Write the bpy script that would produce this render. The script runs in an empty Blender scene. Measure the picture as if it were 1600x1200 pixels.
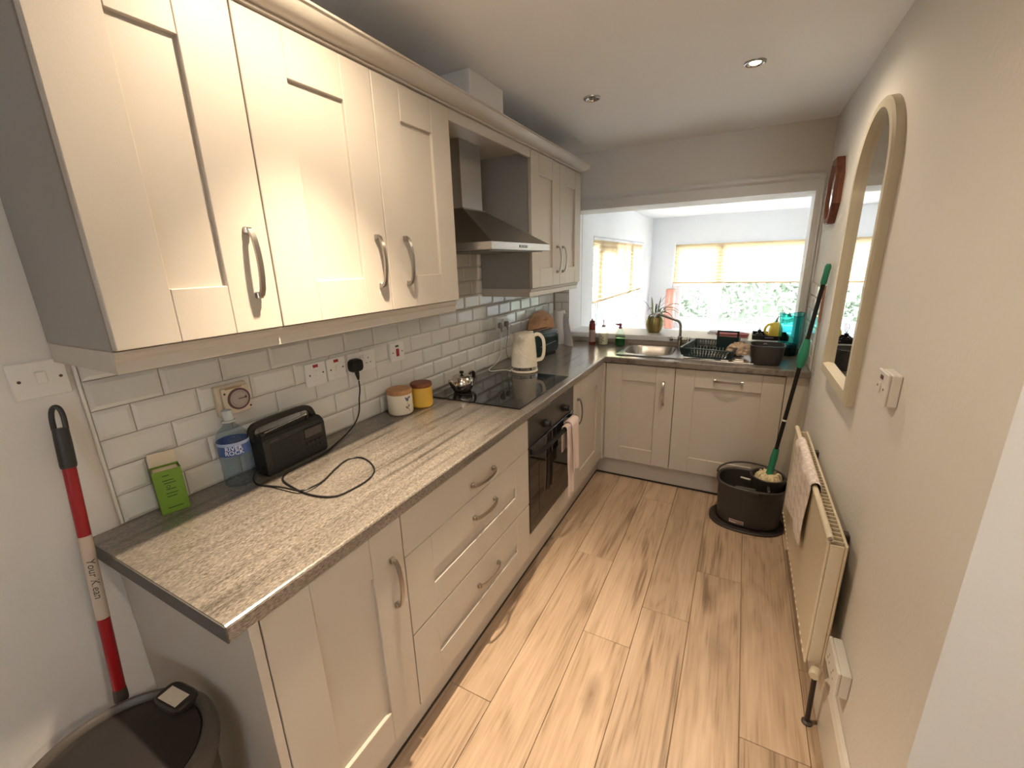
import bpy, bmesh, math, random
from mathutils import Vector, Matrix, noise
random.seed(7)
sc = bpy.context.scene
COL = sc.collection

def lin(r, g, b):
    f = lambda c: (c/255/12.92) if c/255 <= .04045 else ((c/255+.055)/1.055)**2.4
    return (f(r), f(g), f(b), 1)

# ------------------------------------------------------------------ camera
RIGHT = Vector((0.883942, 0.466725, -0.028531)); UP = Vector((-0.101602, 0.251268, 0.96257)); FWD = Vector((-0.456425, 0.847957, -0.269527))
cam = bpy.data.cameras.new('camera'); cam_ob = bpy.data.objects.new('camera', cam); COL.objects.link(cam_ob)
cam.sensor_width = 36; cam.lens = 667.9*36/1600
cam.shift_x = 1.72/1600; cam.shift_y = -1.93/1600
cam.clip_start = .01
mt = Matrix((RIGHT, UP, -FWD)).transposed().to_4x4(); mt.translation = Vector((1.3889, -.5483, 1.5488))
cam_ob.matrix_world = mt
sc.camera = cam_ob
# ------------------------------------------------------------------ world, exposure
W = bpy.data.worlds.new('overcast_sky'); sc.world = W; W.use_nodes = True
wn = W.node_tree.nodes; bg = wn['Background']
bg.inputs[0].default_value = (.93, .965, 1, 1); bg.inputs[1].default_value = 12.8
sc.view_settings.view_transform = 'Standard'; sc.view_settings.look = 'None'
sc.view_settings.gamma = 1; sc.view_settings.use_curve_mapping = False
sc.view_settings.exposure = 1.52
P_NEAR, P_LIT, P_FILL = (96, 11.5), (15, 6), (0, 20)        # downlight powers: beam, spill; the last feeds the added fill lamp
WARM = (1, .80, .57)

# ------------------------------------------------------------------ materials
MATS = {}
def nodes(name):
    m = bpy.data.materials.new(name); m.use_nodes = True
    nt = m.node_tree; b = nt.nodes['Principled BSDF']
    return m, nt, b
def setp(b, **k):
    for n, v in k.items():
        n = {'rough': 'Roughness', 'metal': 'Metallic', 'spec': 'Specular IOR Level', 'trans': 'Transmission Weight', 'ior': 'IOR', 'coat': 'Coat Weight', 'alpha': 'Alpha', 'sheen': 'Sheen Weight'}[n]
        b.inputs[n].default_value = v
def add(nt, t, **k):
    n = nt.nodes.new(t)
    for a, v in k.items(): setattr(n, a, v)
    return n
def mat(name, col, bump=0, bscale=80, var=0, vscale=6, **k):
    """plain paint / plastic / metal: base colour with slight procedural variation and relief"""
    if name in MATS: return MATS[name]
    m, nt, b = nodes(name); setp(b, **k)
    tc = add(nt, 'ShaderNodeTexCoord')
    nz = add(nt, 'ShaderNodeTexNoise'); nz.inputs['Scale'].default_value = vscale; nz.inputs['Detail'].default_value = 3
    nt.links.new(tc.outputs['Object'], nz.inputs['Vector'])
    mx = add(nt, 'ShaderNodeMix', data_type='RGBA')
    c = col; v = var or .03
    mx.inputs[6].default_value = (c[0]*(1-v), c[1]*(1-v), c[2]*(1-v), 1)
    mx.inputs[7].default_value = (min(1, c[0]*(1+v)), min(1, c[1]*(1+v)), min(1, c[2]*(1+v)), 1)
    nt.links.new(nz.outputs['Fac'], mx.inputs[0]); nt.links.new(mx.outputs[2], b.inputs['Base Color'])
    if bump:
        n2 = add(nt, 'ShaderNodeTexNoise'); n2.inputs['Scale'].default_value = bscale; n2.inputs['Detail'].default_value = 4
        nt.links.new(tc.outputs['Object'], n2.inputs['Vector'])
        bp = add(nt, 'ShaderNodeBump'); bp.inputs['Strength'].default_value = bump; bp.inputs['Distance'].default_value = .004
        nt.links.new(n2.outputs['Fac'], bp.inputs['Height']); nt.links.new(bp.outputs[0], b.inputs['Normal'])
    MATS[name] = m
    return m
def ramp(nt, stops):
    r = add(nt, 'ShaderNodeValToRGB'); el = r.color_ramp.elements
    el[0].position, el[0].color = stops[0]; el[1].position, el[1].color = stops[-1]
    for p, c in stops[1:-1]:
        e = el.new(p); e.color = c
    return r
def wood(name, light, mid, dark, axis='Y', scale=1.0, rough=.5, knots=True, rnd=True, contrast=1.0):
    m, nt, b = nodes(name); setp(b, rough=rough)
    tc = add(nt, 'ShaderNodeTexCoord'); oi = add(nt, 'ShaderNodeObjectInfo')
    off = add(nt, 'ShaderNodeVectorMath', operation='MULTIPLY_ADD')
    off.inputs[1].default_value = (1, 1, 1)
    sc3 = add(nt, 'ShaderNodeVectorMath', operation='SCALE'); sc3.inputs[0].default_value = (37, 53, 11)
    nt.links.new(oi.outputs['Random'], sc3.inputs['Scale'])
    nt.links.new(tc.outputs['Object'], off.inputs[0])
    if rnd: nt.links.new(sc3.outputs[0], off.inputs[2])
    mp = add(nt, 'ShaderNodeMapping')
    s = {'Y': (9, 1.1, 9), 'X': (1.1, 9, 9), 'Z': (9, 9, 1.1)}[axis]
    mp.inputs['Scale'].default_value = [q*scale for q in s]
    nt.links.new(off.outputs[0], mp.inputs['Vector'])
    n1 = add(nt, 'ShaderNodeTexNoise'); n1.inputs['Scale'].default_value = 1.0; n1.inputs['Detail'].default_value = 3; n1.inputs['Distortion'].default_value = .6
    nt.links.new(mp.outputs[0], n1.inputs['Vector'])
    # growth rings: sine of the distorted low noise
    mu = add(nt, 'ShaderNodeMath', operation='MULTIPLY'); mu.inputs[1].default_value = 34
    nt.links.new(n1.outputs['Fac'], mu.inputs[0])
    sn = add(nt, 'ShaderNodeMath', operation='SINE'); nt.links.new(mu.outputs[0], sn.inputs[0])
    mp2 = add(nt, 'ShaderNodeMapping'); s2 = {'Y': (130, 4, 130), 'X': (4, 130, 130), 'Z': (130, 130, 4)}[axis]
    mp2.inputs['Scale'].default_value = [q*scale for q in s2]; nt.links.new(off.outputs[0], mp2.inputs['Vector'])
    n2 = add(nt, 'ShaderNodeTexNoise'); n2.inputs['Scale'].default_value = 1; n2.inputs['Detail'].default_value = 4
    nt.links.new(mp2.outputs[0], n2.inputs['Vector'])
    mixf = add(nt, 'ShaderNodeMath', operation='MULTIPLY_ADD'); mixf.inputs[1].default_value = .05*contrast
    h2 = add(nt, 'ShaderNodeMath', operation='MULTIPLY'); h2.inputs[1].default_value = .45
    nt.links.new(n2.outputs['Fac'], h2.inputs[0])
    nt.links.new(sn.outputs[0], mixf.inputs[0]); nt.links.new(h2.outputs[0], mixf.inputs[2])
    a2 = add(nt, 'ShaderNodeMath', operation='MULTIPLY_ADD'); a2.inputs[1].default_value = .42*contrast
    nt.links.new(n1.outputs['Fac'], a2.inputs[0]); nt.links.new(mixf.outputs[0], a2.inputs[2])
    rp = ramp(nt, [(.265, dark), (.39, mid), (.58, light)])
    nt.links.new(a2.outputs[0], rp.inputs[0])
    col = rp.outputs[0]
    if knots:
        mp3 = add(nt, 'ShaderNodeMapping'); s3 = {'Y': (4.2, 1.5, 1), 'X': (1.5, 4.2, 1), 'Z': (4.2, 4.2, 1.5)}[axis]
        mp3.inputs['Scale'].default_value = s3; nt.links.new(off.outputs[0], mp3.inputs['Vector'])
        vo = add(nt, 'ShaderNodeTexVoronoi'); vo.inputs['Scale'].default_value = 1.15; nt.links.new(mp3.outputs[0], vo.inputs['Vector'])
        n3 = add(nt, 'ShaderNodeTexNoise'); n3.inputs['Scale'].default_value = 30; nt.links.new(off.outputs[0], n3.inputs['Vector'])
        k1 = add(nt, 'ShaderNodeMath', operation='MULTIPLY_ADD'); k1.inputs[1].default_value = .07
        nt.links.new(n3.outputs['Fac'], k1.inputs[0]); nt.links.new(vo.outputs['Distance'], k1.inputs[2])
        rk = ramp(nt, [(.06, (1, 1, 1, 1)), (.10, (.55, .55, .55, 1)), (.24, (0, 0, 0, 1))])
        nt.links.new(k1.outputs[0], rk.inputs[0])
        mk = add(nt, 'ShaderNodeMix', data_type='RGBA'); mk.inputs[7].default_value = (dark[0]*.55, dark[1]*.5, dark[2]*.45, 1)
        km = add(nt, 'ShaderNodeMath', operation='MULTIPLY'); km.inputs[1].default_value = .75
        nt.links.new(rk.outputs[0], km.inputs[0]); nt.links.new(km.outputs[0], mk.inputs[0]); nt.links.new(col, mk.inputs[6])
        col = mk.outputs[2]
    if rnd:
        hs = add(nt, 'ShaderNodeHueSaturation'); mr = add(nt, 'ShaderNodeMapRange'); mr.inputs[3].default_value = .93; mr.inputs[4].default_value = 1.07
        nt.links.new(oi.outputs['Random'], mr.inputs[0]); nt.links.new(mr.outputs[0], hs.inputs['Value']); nt.links.new(col, hs.inputs['Color']); col = hs.outputs[0]
    nt.links.new(col, b.inputs['Base Color'])
    bp = add(nt, 'ShaderNodeBump'); bp.inputs['Strength'].default_value = .15; bp.inputs['Distance'].default_value = .002
    nt.links.new(n2.outputs['Fac'], bp.inputs['Height']); nt.links.new(bp.outputs[0], b.inputs['Normal'])
    MATS[name] = m
    return m
def glass(name, tint, gloss=.035, rough=.0):
    """thin clear sheet: mostly see-through with a fresnel reflection"""
    m = bpy.data.materials.new(name); m.use_nodes = True; nt = m.node_tree
    for n in list(nt.nodes): nt.nodes.remove(n)
    out = add(nt, 'ShaderNodeOutputMaterial'); tr = add(nt, 'ShaderNodeBsdfTransparent'); gl = add(nt, 'ShaderNodeBsdfGlossy')
    tr.inputs[0].default_value = tint; gl.inputs['Roughness'].default_value = rough
    lw = add(nt, 'ShaderNodeLayerWeight'); pw = add(nt, 'ShaderNodeMath', operation='POWER'); pw.inputs[1].default_value = 4.0
    fr = add(nt, 'ShaderNodeMath', operation='MULTIPLY_ADD'); fr.inputs[1].default_value = .75; fr.inputs[2].default_value = gloss
    nt.links.new(lw.outputs['Facing'], pw.inputs[0]); nt.links.new(pw.outputs[0], fr.inputs[0])
    mx = add(nt, 'ShaderNodeMixShader')
    nt.links.new(fr.outputs[0], mx.inputs[0]); nt.links.new(tr.outputs[0], mx.inputs[1]); nt.links.new(gl.outputs[0], mx.inputs[2])
    nt.links.new(mx.outputs[0], out.inputs[0])
    MATS[name] = m
    return m
def emit(name, col, s):
    m = bpy.data.materials.new(name); m.use_nodes = True; nt = m.node_tree
    b = nt.nodes['Principled BSDF']; b.inputs['Emission Color'].default_value = col; b.inputs['Emission Strength'].default_value = s
    b.inputs['Base Color'].default_value = col
    MATS[name] = m
    return m

M_WALL = mat('painted_plaster', (.72, .70, .67, 1), bump=.25, bscale=60, var=.015, rough=.75)
M_WALLW = mat('white_plaster', (.82, .83, .85, 1), bump=.1, bscale=60, var=.01, rough=.75)
M_CEIL = mat('ceiling_paint', (.88, .89, .90, 1), bump=.12, bscale=40, var=.015, rough=.85)
M_CAB = mat('cashmere_cabinet_paint', (.50, .455, .395, 1), bump=.06, bscale=300, var=.02, rough=.45)
M_CARC = mat('grey_carcass_laminate', (.30, .285, .262, 1), bump=.05, bscale=200, var=.02, rough=.5)
M_GROUT = mat('grey_grout', (.36, .345, .32, 1), bump=.2, bscale=300, var=.05, rough=.9)
M_TILE = mat('white_glazed_ceramic', (.66, .65, .615, 1), bump=.05, bscale=14, var=.015, rough=.08, spec=.5)
M_STEEL = mat('brushed_steel', (.56, .54, .51, 1), bump=.05, bscale=400, var=.05, rough=.28, metal=1)
M_NICKEL = mat('satin_nickel', (.40, .375, .345, 1), var=.03, rough=.30, metal=1)
M_CHROME = mat('chrome', (.75, .75, .76, 1), rough=.08, metal=1)
M_DARKSTEEL = mat('grey_steel', (.15, .148, .14, 1), bump=.03, bscale=400, var=.05, rough=.36, metal=1)
M_BLACK = mat('black_plastic', (.009, .009, .0095, 1), bump=.05, bscale=300, rough=.42, spec=.3)
M_BLKGLASS = mat('black_glass', (.006, .006, .007, 1), rough=.04, spec=.6)
M_WHITE = mat('white_plastic', (.72, .71, .68, 1), rough=.35)
M_UPVC = mat('white_upvc', (.78, .80, .83, 1), rough=.3)
M_CREAMPL = mat('cream_plastic', (.60, .52, .40, 1), rough=.4)
M_DARK = mat('dark_screw', (.06, .05, .045, 1), rough=.5)
M_RED = mat('red_rocker', (.30, .015, .02, 1), rough=.35)
M_TRIM = mat('white_gloss_trim', (.66, .66, .66, 1), rough=.35, bump=.05, bscale=20)
M_SKIRT = mat('skirting_gloss', (.72, .68, .61, 1), rough=.3)
M_PANE = glass('window_glass', (.95, .98, .99, 1))
M_MIRROR = mat('mirror_silver', (.86, .88, .88, 1), rough=.015, metal=1)
M_OAK = wood('oak_laminate', lin(188, 164, 141), lin(171, 147, 123), lin(128, 107, 88), rough=.36)
M_LIDOAK = wood('pale_bamboo', lin(196, 150, 104), lin(176, 128, 84), lin(140, 96, 60), axis='Y', scale=3, knots=False, rnd=False)
M_LIDDARK = wood('dark_acacia', lin(150, 92, 58), lin(120, 68, 42), lin(84, 46, 28), axis='Y', scale=3, knots=False, rnd=False)
M_BOARD = wood('beech_board', lin(205, 160, 118), lin(188, 140, 98), lin(150, 102, 66), axis='Y', scale=2.5, knots=False, rnd=False)
M_WALNUT = wood('walnut_frame', lin(120, 72, 46), lin(100, 56, 36), lin(70, 38, 26), axis='Z', scale=2, knots=False, rnd=False)

def mk_worktop():
    m, nt, b = nodes('grey_linear_laminate'); setp(b, rough=.30, coat=.8); b.inputs['Coat Roughness'].default_value = .13; b.inputs['Coat IOR'].default_value = 1.6
    tc = add(nt, 'ShaderNodeTexCoord')
    def nz(sx, sy, sc_, det, dist=0, rot=.07):
        mp = add(nt, 'ShaderNodeMapping'); mp.inputs['Scale'].default_value = (sx, sy, sx); mp.inputs['Rotation'].default_value = (0, 0, rot)
        nt.links.new(tc.outputs['Object'], mp.inputs['Vector'])
        n = add(nt, 'ShaderNodeTexNoise'); n.inputs['Scale'].default_value = sc_; n.inputs['Detail'].default_value = det; n.inputs['Distortion'].default_value = dist
        nt.links.new(mp.outputs[0], n.inputs['Vector']); return n
    lines = nz(34, 1.6, 1, 3, .25); grain = nz(430, 120, 1, 3); cloud = nz(6, 2, 1, 2)
    r = ramp(nt, [(.30, (.070, .060, .051, 1)), (.50, (.185, .162, .138, 1)), (.74, (.315, .278, .236, 1))])
    nt.links.new(grain.outputs['Fac'], r.inputs[0])
    rl = ramp(nt, [(.31, (.36, .35, .34, 1)), (.40, (.80, .80, .80, 1)), (.58, (1, 1, 1, 1))]); nt.links.new(lines.outputs['Fac'], rl.inputs[0])
    mx = add(nt, 'ShaderNodeMix', data_type='RGBA', blend_type='MULTIPLY'); mx.inputs[0].default_value = 1
    nt.links.new(r.outputs[0], mx.inputs[6]); nt.links.new(rl.outputs[0], mx.inputs[7])
    rc_ = ramp(nt, [(.3, (.85, .85, .85, 1)), (.7, (1.0, 1.0, 1.0, 1))]); nt.links.new(cloud.outputs['Fac'], rc_.inputs[0])
    m2 = add(nt, 'ShaderNodeMix', data_type='RGBA', blend_type='MULTIPLY'); m2.inputs[0].default_value = 1
    nt.links.new(mx.outputs[2], m2.inputs[6]); nt.links.new(rc_.outputs[0], m2.inputs[7]); nt.links.new(m2.outputs[2], b.inputs['Base Color'])
    bp = add(nt, 'ShaderNodeBump'); bp.inputs['Strength'].default_value = .12; bp.inputs['Distance'].default_value = .002
    nt.links.new(grain.outputs['Fac'], bp.inputs['Height']); nt.links.new(bp.outputs[0], b.inputs['Normal'])
    return m
M_WORK = mk_worktop()
def translucent(name, col, fac=.6):
    m, nt, b = nodes(name); setp(b, rough=.9); b.inputs['Base Color'].default_value = col
    out = nt.nodes['Material Output']; tl = add(nt, 'ShaderNodeBsdfTranslucent'); tl.inputs[0].default_value = col
    mx = add(nt, 'ShaderNodeMixShader'); mx.inputs[0].default_value = fac
    nt.links.new(b.outputs[0], mx.inputs[1]); nt.links.new(tl.outputs[0], mx.inputs[2]); nt.links.new(mx.outputs[0], out.inputs[0])
    return m
M_BLIND = translucent('cream_pleated_fabric', (.60, .47, .30, 1), .28)

# ------------------------------------------------------------------ mesh builder
class B:
    def __init__(s): s.v = []; s.f = []; s.mi = []
    def add(s, vs, fs, mi=0):
        o = len(s.v); s.v += [tuple(p) for p in vs]; s.f += [tuple(i+o for i in f) for f in fs]; s.mi += [mi]*len(fs); return s
    def box(s, x0, x1, y0, y1, z0, z1, bev=0, mi=0):
        x0, x1 = min(x0, x1), max(x0, x1); y0, y1 = min(y0, y1), max(y0, y1); z0, z1 = min(z0, z1), max(z0, z1)
        if bev <= 0:
            vs = [(x, y, z) for z in (z0, z1) for y in (y0, y1) for x in (x0, x1)]
            return s.add(vs, [(0, 2, 3, 1), (4, 5, 7, 6), (0, 1, 5, 4), (2, 6, 7, 3), (0, 4, 6, 2), (1, 3, 7, 5)], mi)
        bm = bmesh.new(); bmesh.ops.create_cube(bm, size=1)
        for q in bm.verts: q.co = (x0+(q.co.x+.5)*(x1-x0), y0+(q.co.y+.5)*(y1-y0), z0+(q.co.z+.5)*(z1-z0))
        bmesh.ops.bevel(bm, geom=bm.edges[:], offset=min(bev, .49*min(x1-x0, y1-y0, z1-z0)), segments=1 if bev < .004 else 3, affect='EDGES', profile=.5)
        return s.bm(bm, mi)
    def bm(s, bm, mi=0):
        bm.verts.ensure_lookup_table(); bm.verts.index_update()
        s.add([q.co[:] for q in bm.verts], [tuple(q.index for q in f.verts) for f in bm.faces], mi); bm.free(); return s
    def loft(s, rings, mi=0, cap0=True, cap1=True, closed=True):
        o = []; n = len(rings[0]); vs = [p for r in rings for p in r]; fs = []
        for k in range(len(rings)-1):
            for i in range(n if closed else n-1):
                j = (i+1) % n; fs.append((k*n+i, k*n+j, (k+1)*n+j, (k+1)*n+i))
        if cap0: fs.append(tuple(reversed(range(n))))
        if cap1: fs.append(tuple((len(rings)-1)*n+i for i in range(n)))
        return s.add(vs, fs, mi)
    def lathe(s, prof, cx=0, cy=0, cz=0, n=24, mi=0, sx=1, sy=1, caps=True):
        return s.loft([[(cx+r*sx*math.cos(2*math.pi*i/n), cy+r*sy*math.sin(2*math.pi*i/n), cz+z) for i in range(n)] for r, z in prof], mi, caps and prof[0][0] > 1e-6, caps and prof[-1][0] > 1e-6)
    def srect(s, rings, cx=0, cy=0, n=32, mi=0, p=4, caps=(True, True)):
        """rings of (half_x, half_y, z): rounded-rectangle (superellipse) sections"""
        out = []
        for hx, hy, z in rings:
            r = []
            for i in range(n):
                a = 2*math.pi*(i+.5)/n; c, q = math.cos(a), math.sin(a)
                r.append((cx+hx*math.copysign(abs(c)**(2/p), c), cy+hy*math.copysign(abs(q)**(2/p), q), z))
            out.append(r)
        return s.loft(out, mi, *caps)
    def tube(s, pts, r, n=8, mi=0, rect=None, caps=True):
        pts = [Vector(p) for p in pts]; rings = []; T = []
        for i in range(len(pts)):
            a = pts[max(i-1, 0)]; c = pts[min(i+1, len(pts)-1)]; T.append((c-a).normalized())
        u = Vector((0, 0, 1)) if abs(T[0].z) < .9 else Vector((1, 0, 0))
        if rect and len(rect) > 2: u = Vector(rect[2])
        u = (u-u.dot(T[0])*T[0]).normalized()
        for i, p in enumerate(pts):
            if i:
                u = (u-u.dot(T[i])*T[i]).normalized()
            w = T[i].cross(u)
            rr = r[i] if isinstance(r, (list, tuple)) else r
            if rect:
                hu, hw = rect[0]/2, rect[1]/2
                rings.append([p+u*a+w*c for a, c in ((hu, hw), (-hu, hw), (-hu, -hw), (hu, -hw))])
            else:
                rings.append([p+u*rr*math.cos(2*math.pi*k/n)+w*rr*math.sin(2*math.pi*k/n) for k in range(n)])
        return s.loft(rings, mi, caps, caps)
    def grid(s, fn, nu, nv, mi=0, thick=0):
        P = [[Vector(fn(i/nu, j/nv)) for j in range(nv+1)] for i in range(nu+1)]
        ix = lambda i, j: i*(nv+1)+j
        vs = [p for r in P for p in r]; fs = [(ix(i, j), ix(i+1, j), ix(i+1, j+1), ix(i, j+1)) for i in range(nu) for j in range(nv)]
        if thick:
            N = [[None]*(nv+1) for _ in range(nu+1)]
            for i in range(nu+1):
                for j in range(nv+1):
                    du = P[min(i+1, nu)][j]-P[max(i-1, 0)][j]; dv = P[i][min(j+1, nv)]-P[i][max(j-1, 0)]
                    N[i][j] = du.cross(dv).normalized()
            o = len(vs); vs += [P[i][j]-N[i][j]*thick for i in range(nu+1) for j in range(nv+1)]
            fs += [tuple(reversed([q+o for q in f])) for f in fs]
            bd = [ix(i, 0) for i in range(nu+1)]+[ix(nu, j) for j in range(1, nv+1)]+[ix(i, nv) for i in range(nu-1, -1, -1)]+[ix(0, j) for j in range(nv-1, 0, -1)]
            for k in range(len(bd)):
                a, c = bd[k], bd[(k+1) % len(bd)]; fs.append((c, a, a+o, c+o))
        return s.add(vs, fs, mi)
    def prism(s, poly, axis, a, c, mi=0):
        """extrude a 2D polygon along an axis: 'x' poly=(y,z), 'y' poly=(x,z), 'z' poly=(x,y)"""
        f = {'x': lambda p, t: (t, p[0], p[1]), 'y': lambda p, t: (p[0], t, p[1]), 'z': lambda p, t: (p[0], p[1], t)}[axis]
        return s.loft([[f(p, a) for p in poly], [f(p, c) for p in poly]], mi)
    def rot(s, ang, c, axis='Z'):
        m = Matrix.Translation(Vector(c)) @ Matrix.Rotation(ang, 4, axis) @ Matrix.Translation(-Vector(c))
        s.v = [tuple(m @ Vector(p)) for p in s.v]; return s
    def move(s, d):
        s.v = [(p[0]+d[0], p[1]+d[1], p[2]+d[2]) for p in s.v]; return s
    def merge(s, o, mi=None):
        off = len(s.v); s.v += o.v; s.f += [tuple(i+off for i in f) for f in o.f]; s.mi += o.mi if mi is None else [mi]*len(o.f); return s
def mesh(name, b, mats, origin=(0, 0, 0), smooth=35):
    me = bpy.data.meshes.new(name); o = Vector(origin)
    me.from_pydata([tuple(Vector(p)-o) for p in b.v], [], b.f)
    if not isinstance(mats, (list, tuple)): mats = [mats]
    for m in mats: me.materials.append(m)
    me.polygons.foreach_set('material_index', b.mi)
    bm = bmesh.new(); bm.from_mesh(me); bmesh.ops.recalc_face_normals(bm, faces=bm.faces[:]); bm.to_mesh(me); bm.free()
    if smooth:
        me.polygons.foreach_set('use_smooth', [True]*len(me.polygons)); me.set_sharp_from_angle(angle=math.radians(smooth))
    me.update(); return me
def origin_of(b):
    xs = [p[0] for p in b.v]; ys = [p[1] for p in b.v]; zs = [p[2] for p in b.v]
    return ((min(xs)+max(xs))/2, (min(ys)+max(ys))/2, min(zs))
def tag(o, label=None, cat=None, group=None, kind=None):
    if label: o['label'] = label
    if cat: o['category'] = cat
    if group: o['group'] = group
    if kind: o['kind'] = kind
    return o
def single(name, b, mats, label, cat, group=None, smooth=35):
    og = origin_of(b); o = bpy.data.objects.new(name, mesh(name, b, mats, og, smooth)); o.location = og; COL.objects.link(o)
    return tag(o, label, cat, group)
def struct(name, b, mats, parent=None, smooth=0, label=None):
    og = origin_of(b)
    o = bpy.data.objects.new(name, mesh(name, b, mats, og, smooth)); COL.objects.link(o)
    o['kind'] = 'structure'; o['world'] = list(og)
    if label: o['label'] = label
    o.location = og
    return o
def thing(name, label, cat, loc, group=None):
    o = bpy.data.objects.new(name, None); o.empty_display_size = .05; o.location = loc; COL.objects.link(o); o['world'] = list(loc)
    return tag(o, label, cat, group)
def part(name, b, mats, parent, label=None, smooth=35, kind=None, own=False):
    pw = Vector(parent['world'])
    og = Vector(origin_of(b)) if own else pw
    o = bpy.data.objects.new(name, mesh(name, b, mats, og, smooth)); COL.objects.link(o)
    o.parent = parent; o.location = og-pw; o['world'] = list(og)
    if label: o['label'] = label
    if kind: o['kind'] = kind
    return o
def text_mesh(txt, size, extr=.0003, align='CENTER', shear=0, space=1.0):
    """lettering as a mesh lying in the XY plane, centred"""
    cu = bpy.data.curves.new('lettering', 'FONT'); cu.body = txt; cu.size = size; cu.extrude = extr; cu.align_x = align; cu.align_y = 'CENTER'; cu.shear = shear
    cu.space_line = .75; cu.resolution_u = 2; cu.space_character = space
    ob = bpy.data.objects.new('lettering', cu); COL.objects.link(ob)
    dg = bpy.context.evaluated_depsgraph_get(); me = bpy.data.meshes.new_from_object(ob.evaluated_get(dg))
    b = B(); b.add([q.co[:] for q in me.vertices], [tuple(p.vertices) for p in me.polygons])
    bpy.data.objects.remove(ob); bpy.data.curves.remove(cu); bpy.data.meshes.remove(me)
    return b
def xform(b, m):
    b.v = [tuple(m @ Vector(p)) for p in b.v]; return b
def basis(origin, ex, ey):
    ex = Vector(ex).normalized(); ey = Vector(ey); ey = (ey-ey.dot(ex)*ex).normalized(); ez = ex.cross(ey)
    m = Matrix((ex, ey, ez)).transposed().to_4x4(); m.translation = Vector(origin); return m
def spline(pts, k=6):
    P = [Vector(p) for p in pts]; out = []
    for i in range(len(P)-1):
        a, b, c, d = P[max(i-1, 0)], P[i], P[i+1], P[min(i+2, len(P)-1)]
        for j in range(k):
            t = j/k
            out.append(.5*((2*b)+(c-a)*t+(2*a-5*b+4*c-d)*t*t+(3*b-a-3*c+d)*t**3))
    out.append(P[-1]); return out

# ------------------------------------------------------------------ the setting
XW, YF, YH, HC, ZW = 1.782, 2.29, 2.831, 2.317, .912        # right wall, far worktop front, opening, ceiling, worktop top
YB, XS, SC = 6.3, .14, 2.11                                  # sun room back wall, left wall, ceiling
fl = struct('floor', B().box(-.2, 3.6, -3.2, 3.0, -.12, -.011), M_OAK)
cols = [-.08+.2014*k for k in range(11)]
offs = {3: .453, 4: 1.405, 5: .907, 6: 1.153, 7: 1.517, 8: .725, 2: .9, 1: .3, 0: .7, 9: 1.1, 10: .2}
for k, x0 in enumerate(cols):
    y = offs[k]-1.212*2
    while y < 2.46:
        a, c = max(y, -1.4), min(y+1.212, 2.46)
        if c-a > .03:
            part('plank', B().box(x0+.0009, x0+.2005, a+.0009, c-.0009, -.011, 0, .0016), M_OAK, fl, own=True, smooth=0)
        y += 1.212
wl = struct('wall_left', B().box(-.12, -.008, -3.0, YH+.3, 0, HC), M_WALL)
struct('wall_right', B().box(XW, XW+.2, .368, YH+.3, 0, HC), M_WALL)
struct('wall_return', B().box(XW+.2, 3.5, .368, .568, 0, HC), M_WALL)
struct('wall_near', B().box(-.12, 2.0, -3.12, -3.0, 0, HC).box(2.5, 3.5, -3.12, -3.0, 0, HC).box(2.0, 2.5, -3.12, -3.0, 0, 1.35).box(2.0, 2.5, -3.12, -3.0, 2.0, HC), M_WALL)
w3 = struct('fill_window', B().box(2.0, 2.05, -3.09, -3.03, 1.35, 2.0).box(2.45, 2.5, -3.09, -3.03, 1.35, 2.0).box(2.05, 2.45, -3.09, -3.03, 1.35, 1.41).box(2.05, 2.45, -3.09, -3.03, 1.94, 2.0), M_UPVC, label='added white framed window behind the camera that lets in fill daylight')  # unseen window added in the rear wall for fill daylight
part('pane', B().box(2.04, 2.46, -3.063, -3.057, 1.40, 1.95), M_PANE, w3, smooth=0)
struct('wall_side', B().box(3.4, 3.52, -3.0, .368, 0, HC), M_WALL)
struct('ceiling', B().box(-.12, 3.52, -3.12, YH+.3, HC, HC+.12), M_CEIL)
struct('wall_far', B().box(-.008, XW, YH, YH+.3, 1.921, HC), M_WALL)
wf2 = struct('wall_far_side', B().box(-.008, .137, YH, YH+.3, 0, 1.921).box(.137, XW, YH, YH+.3, 0, .945), M_WALLW)
struct('wall_far_end', B().box(1.737, XW, YH, YH+.3, .945, 1.921), M_WALLW)

# opening architrave: a moulded head and a slim right leg
t = B().prism([(YH-.004, 1.921), (YH-.016, 1.921), (YH-.016, 1.985), (YH-.024, 1.992), (YH-.03, 2.0), (YH-.03, 2.018), (YH-.004, 2.021)], 'x', .0, 1.764)
t.prism([(1.725, YH-.004), (1.725, YH-.016), (1.745, YH-.016), (1.752, YH-.024), (1.764, YH-.024), (1.764, YH-.004)], 'z', .985, 1.9208)
struct('trim_1', t, M_TRIM, label='moulded white surround of the opening over the sink')
struct('trim_2', B().box(.137, 1.737, YH-.022, YH+.32, .945, .985, .006), M_TRIM, label='deep white window sill behind the sink')
struct('trim_3', B().box(.0, XW, YH-.014, YH-.001, ZW+.001, .944, .002), mat('mottled_sill_strip', lin(150, 138, 128), bump=.3, bscale=40, var=.2, vscale=12, rough=.7), label='mottled greyish-brown strip under the white sill')  # greyish-brown with random mottling, between worktop and sill
# skirtings
struct('baseboard_right', B().prism([(XW-.001, 0), (XW-.016, 0), (XW-.016, .175), (XW-.010, .19), (XW-.001, .2)], 'y', .372, 2.2), M_SKIRT)
struct('baseboard_return', B().prism([(.367, 0), (.352, 0), (.352, .175), (.358, .19), (.367, .2)], 'x', XW-.016, 3.39), M_SKIRT)
struct('baseboard_left', B().box(-.008, .008, -3.0, -.24, 0, .12, .003), M_SKIRT)

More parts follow.
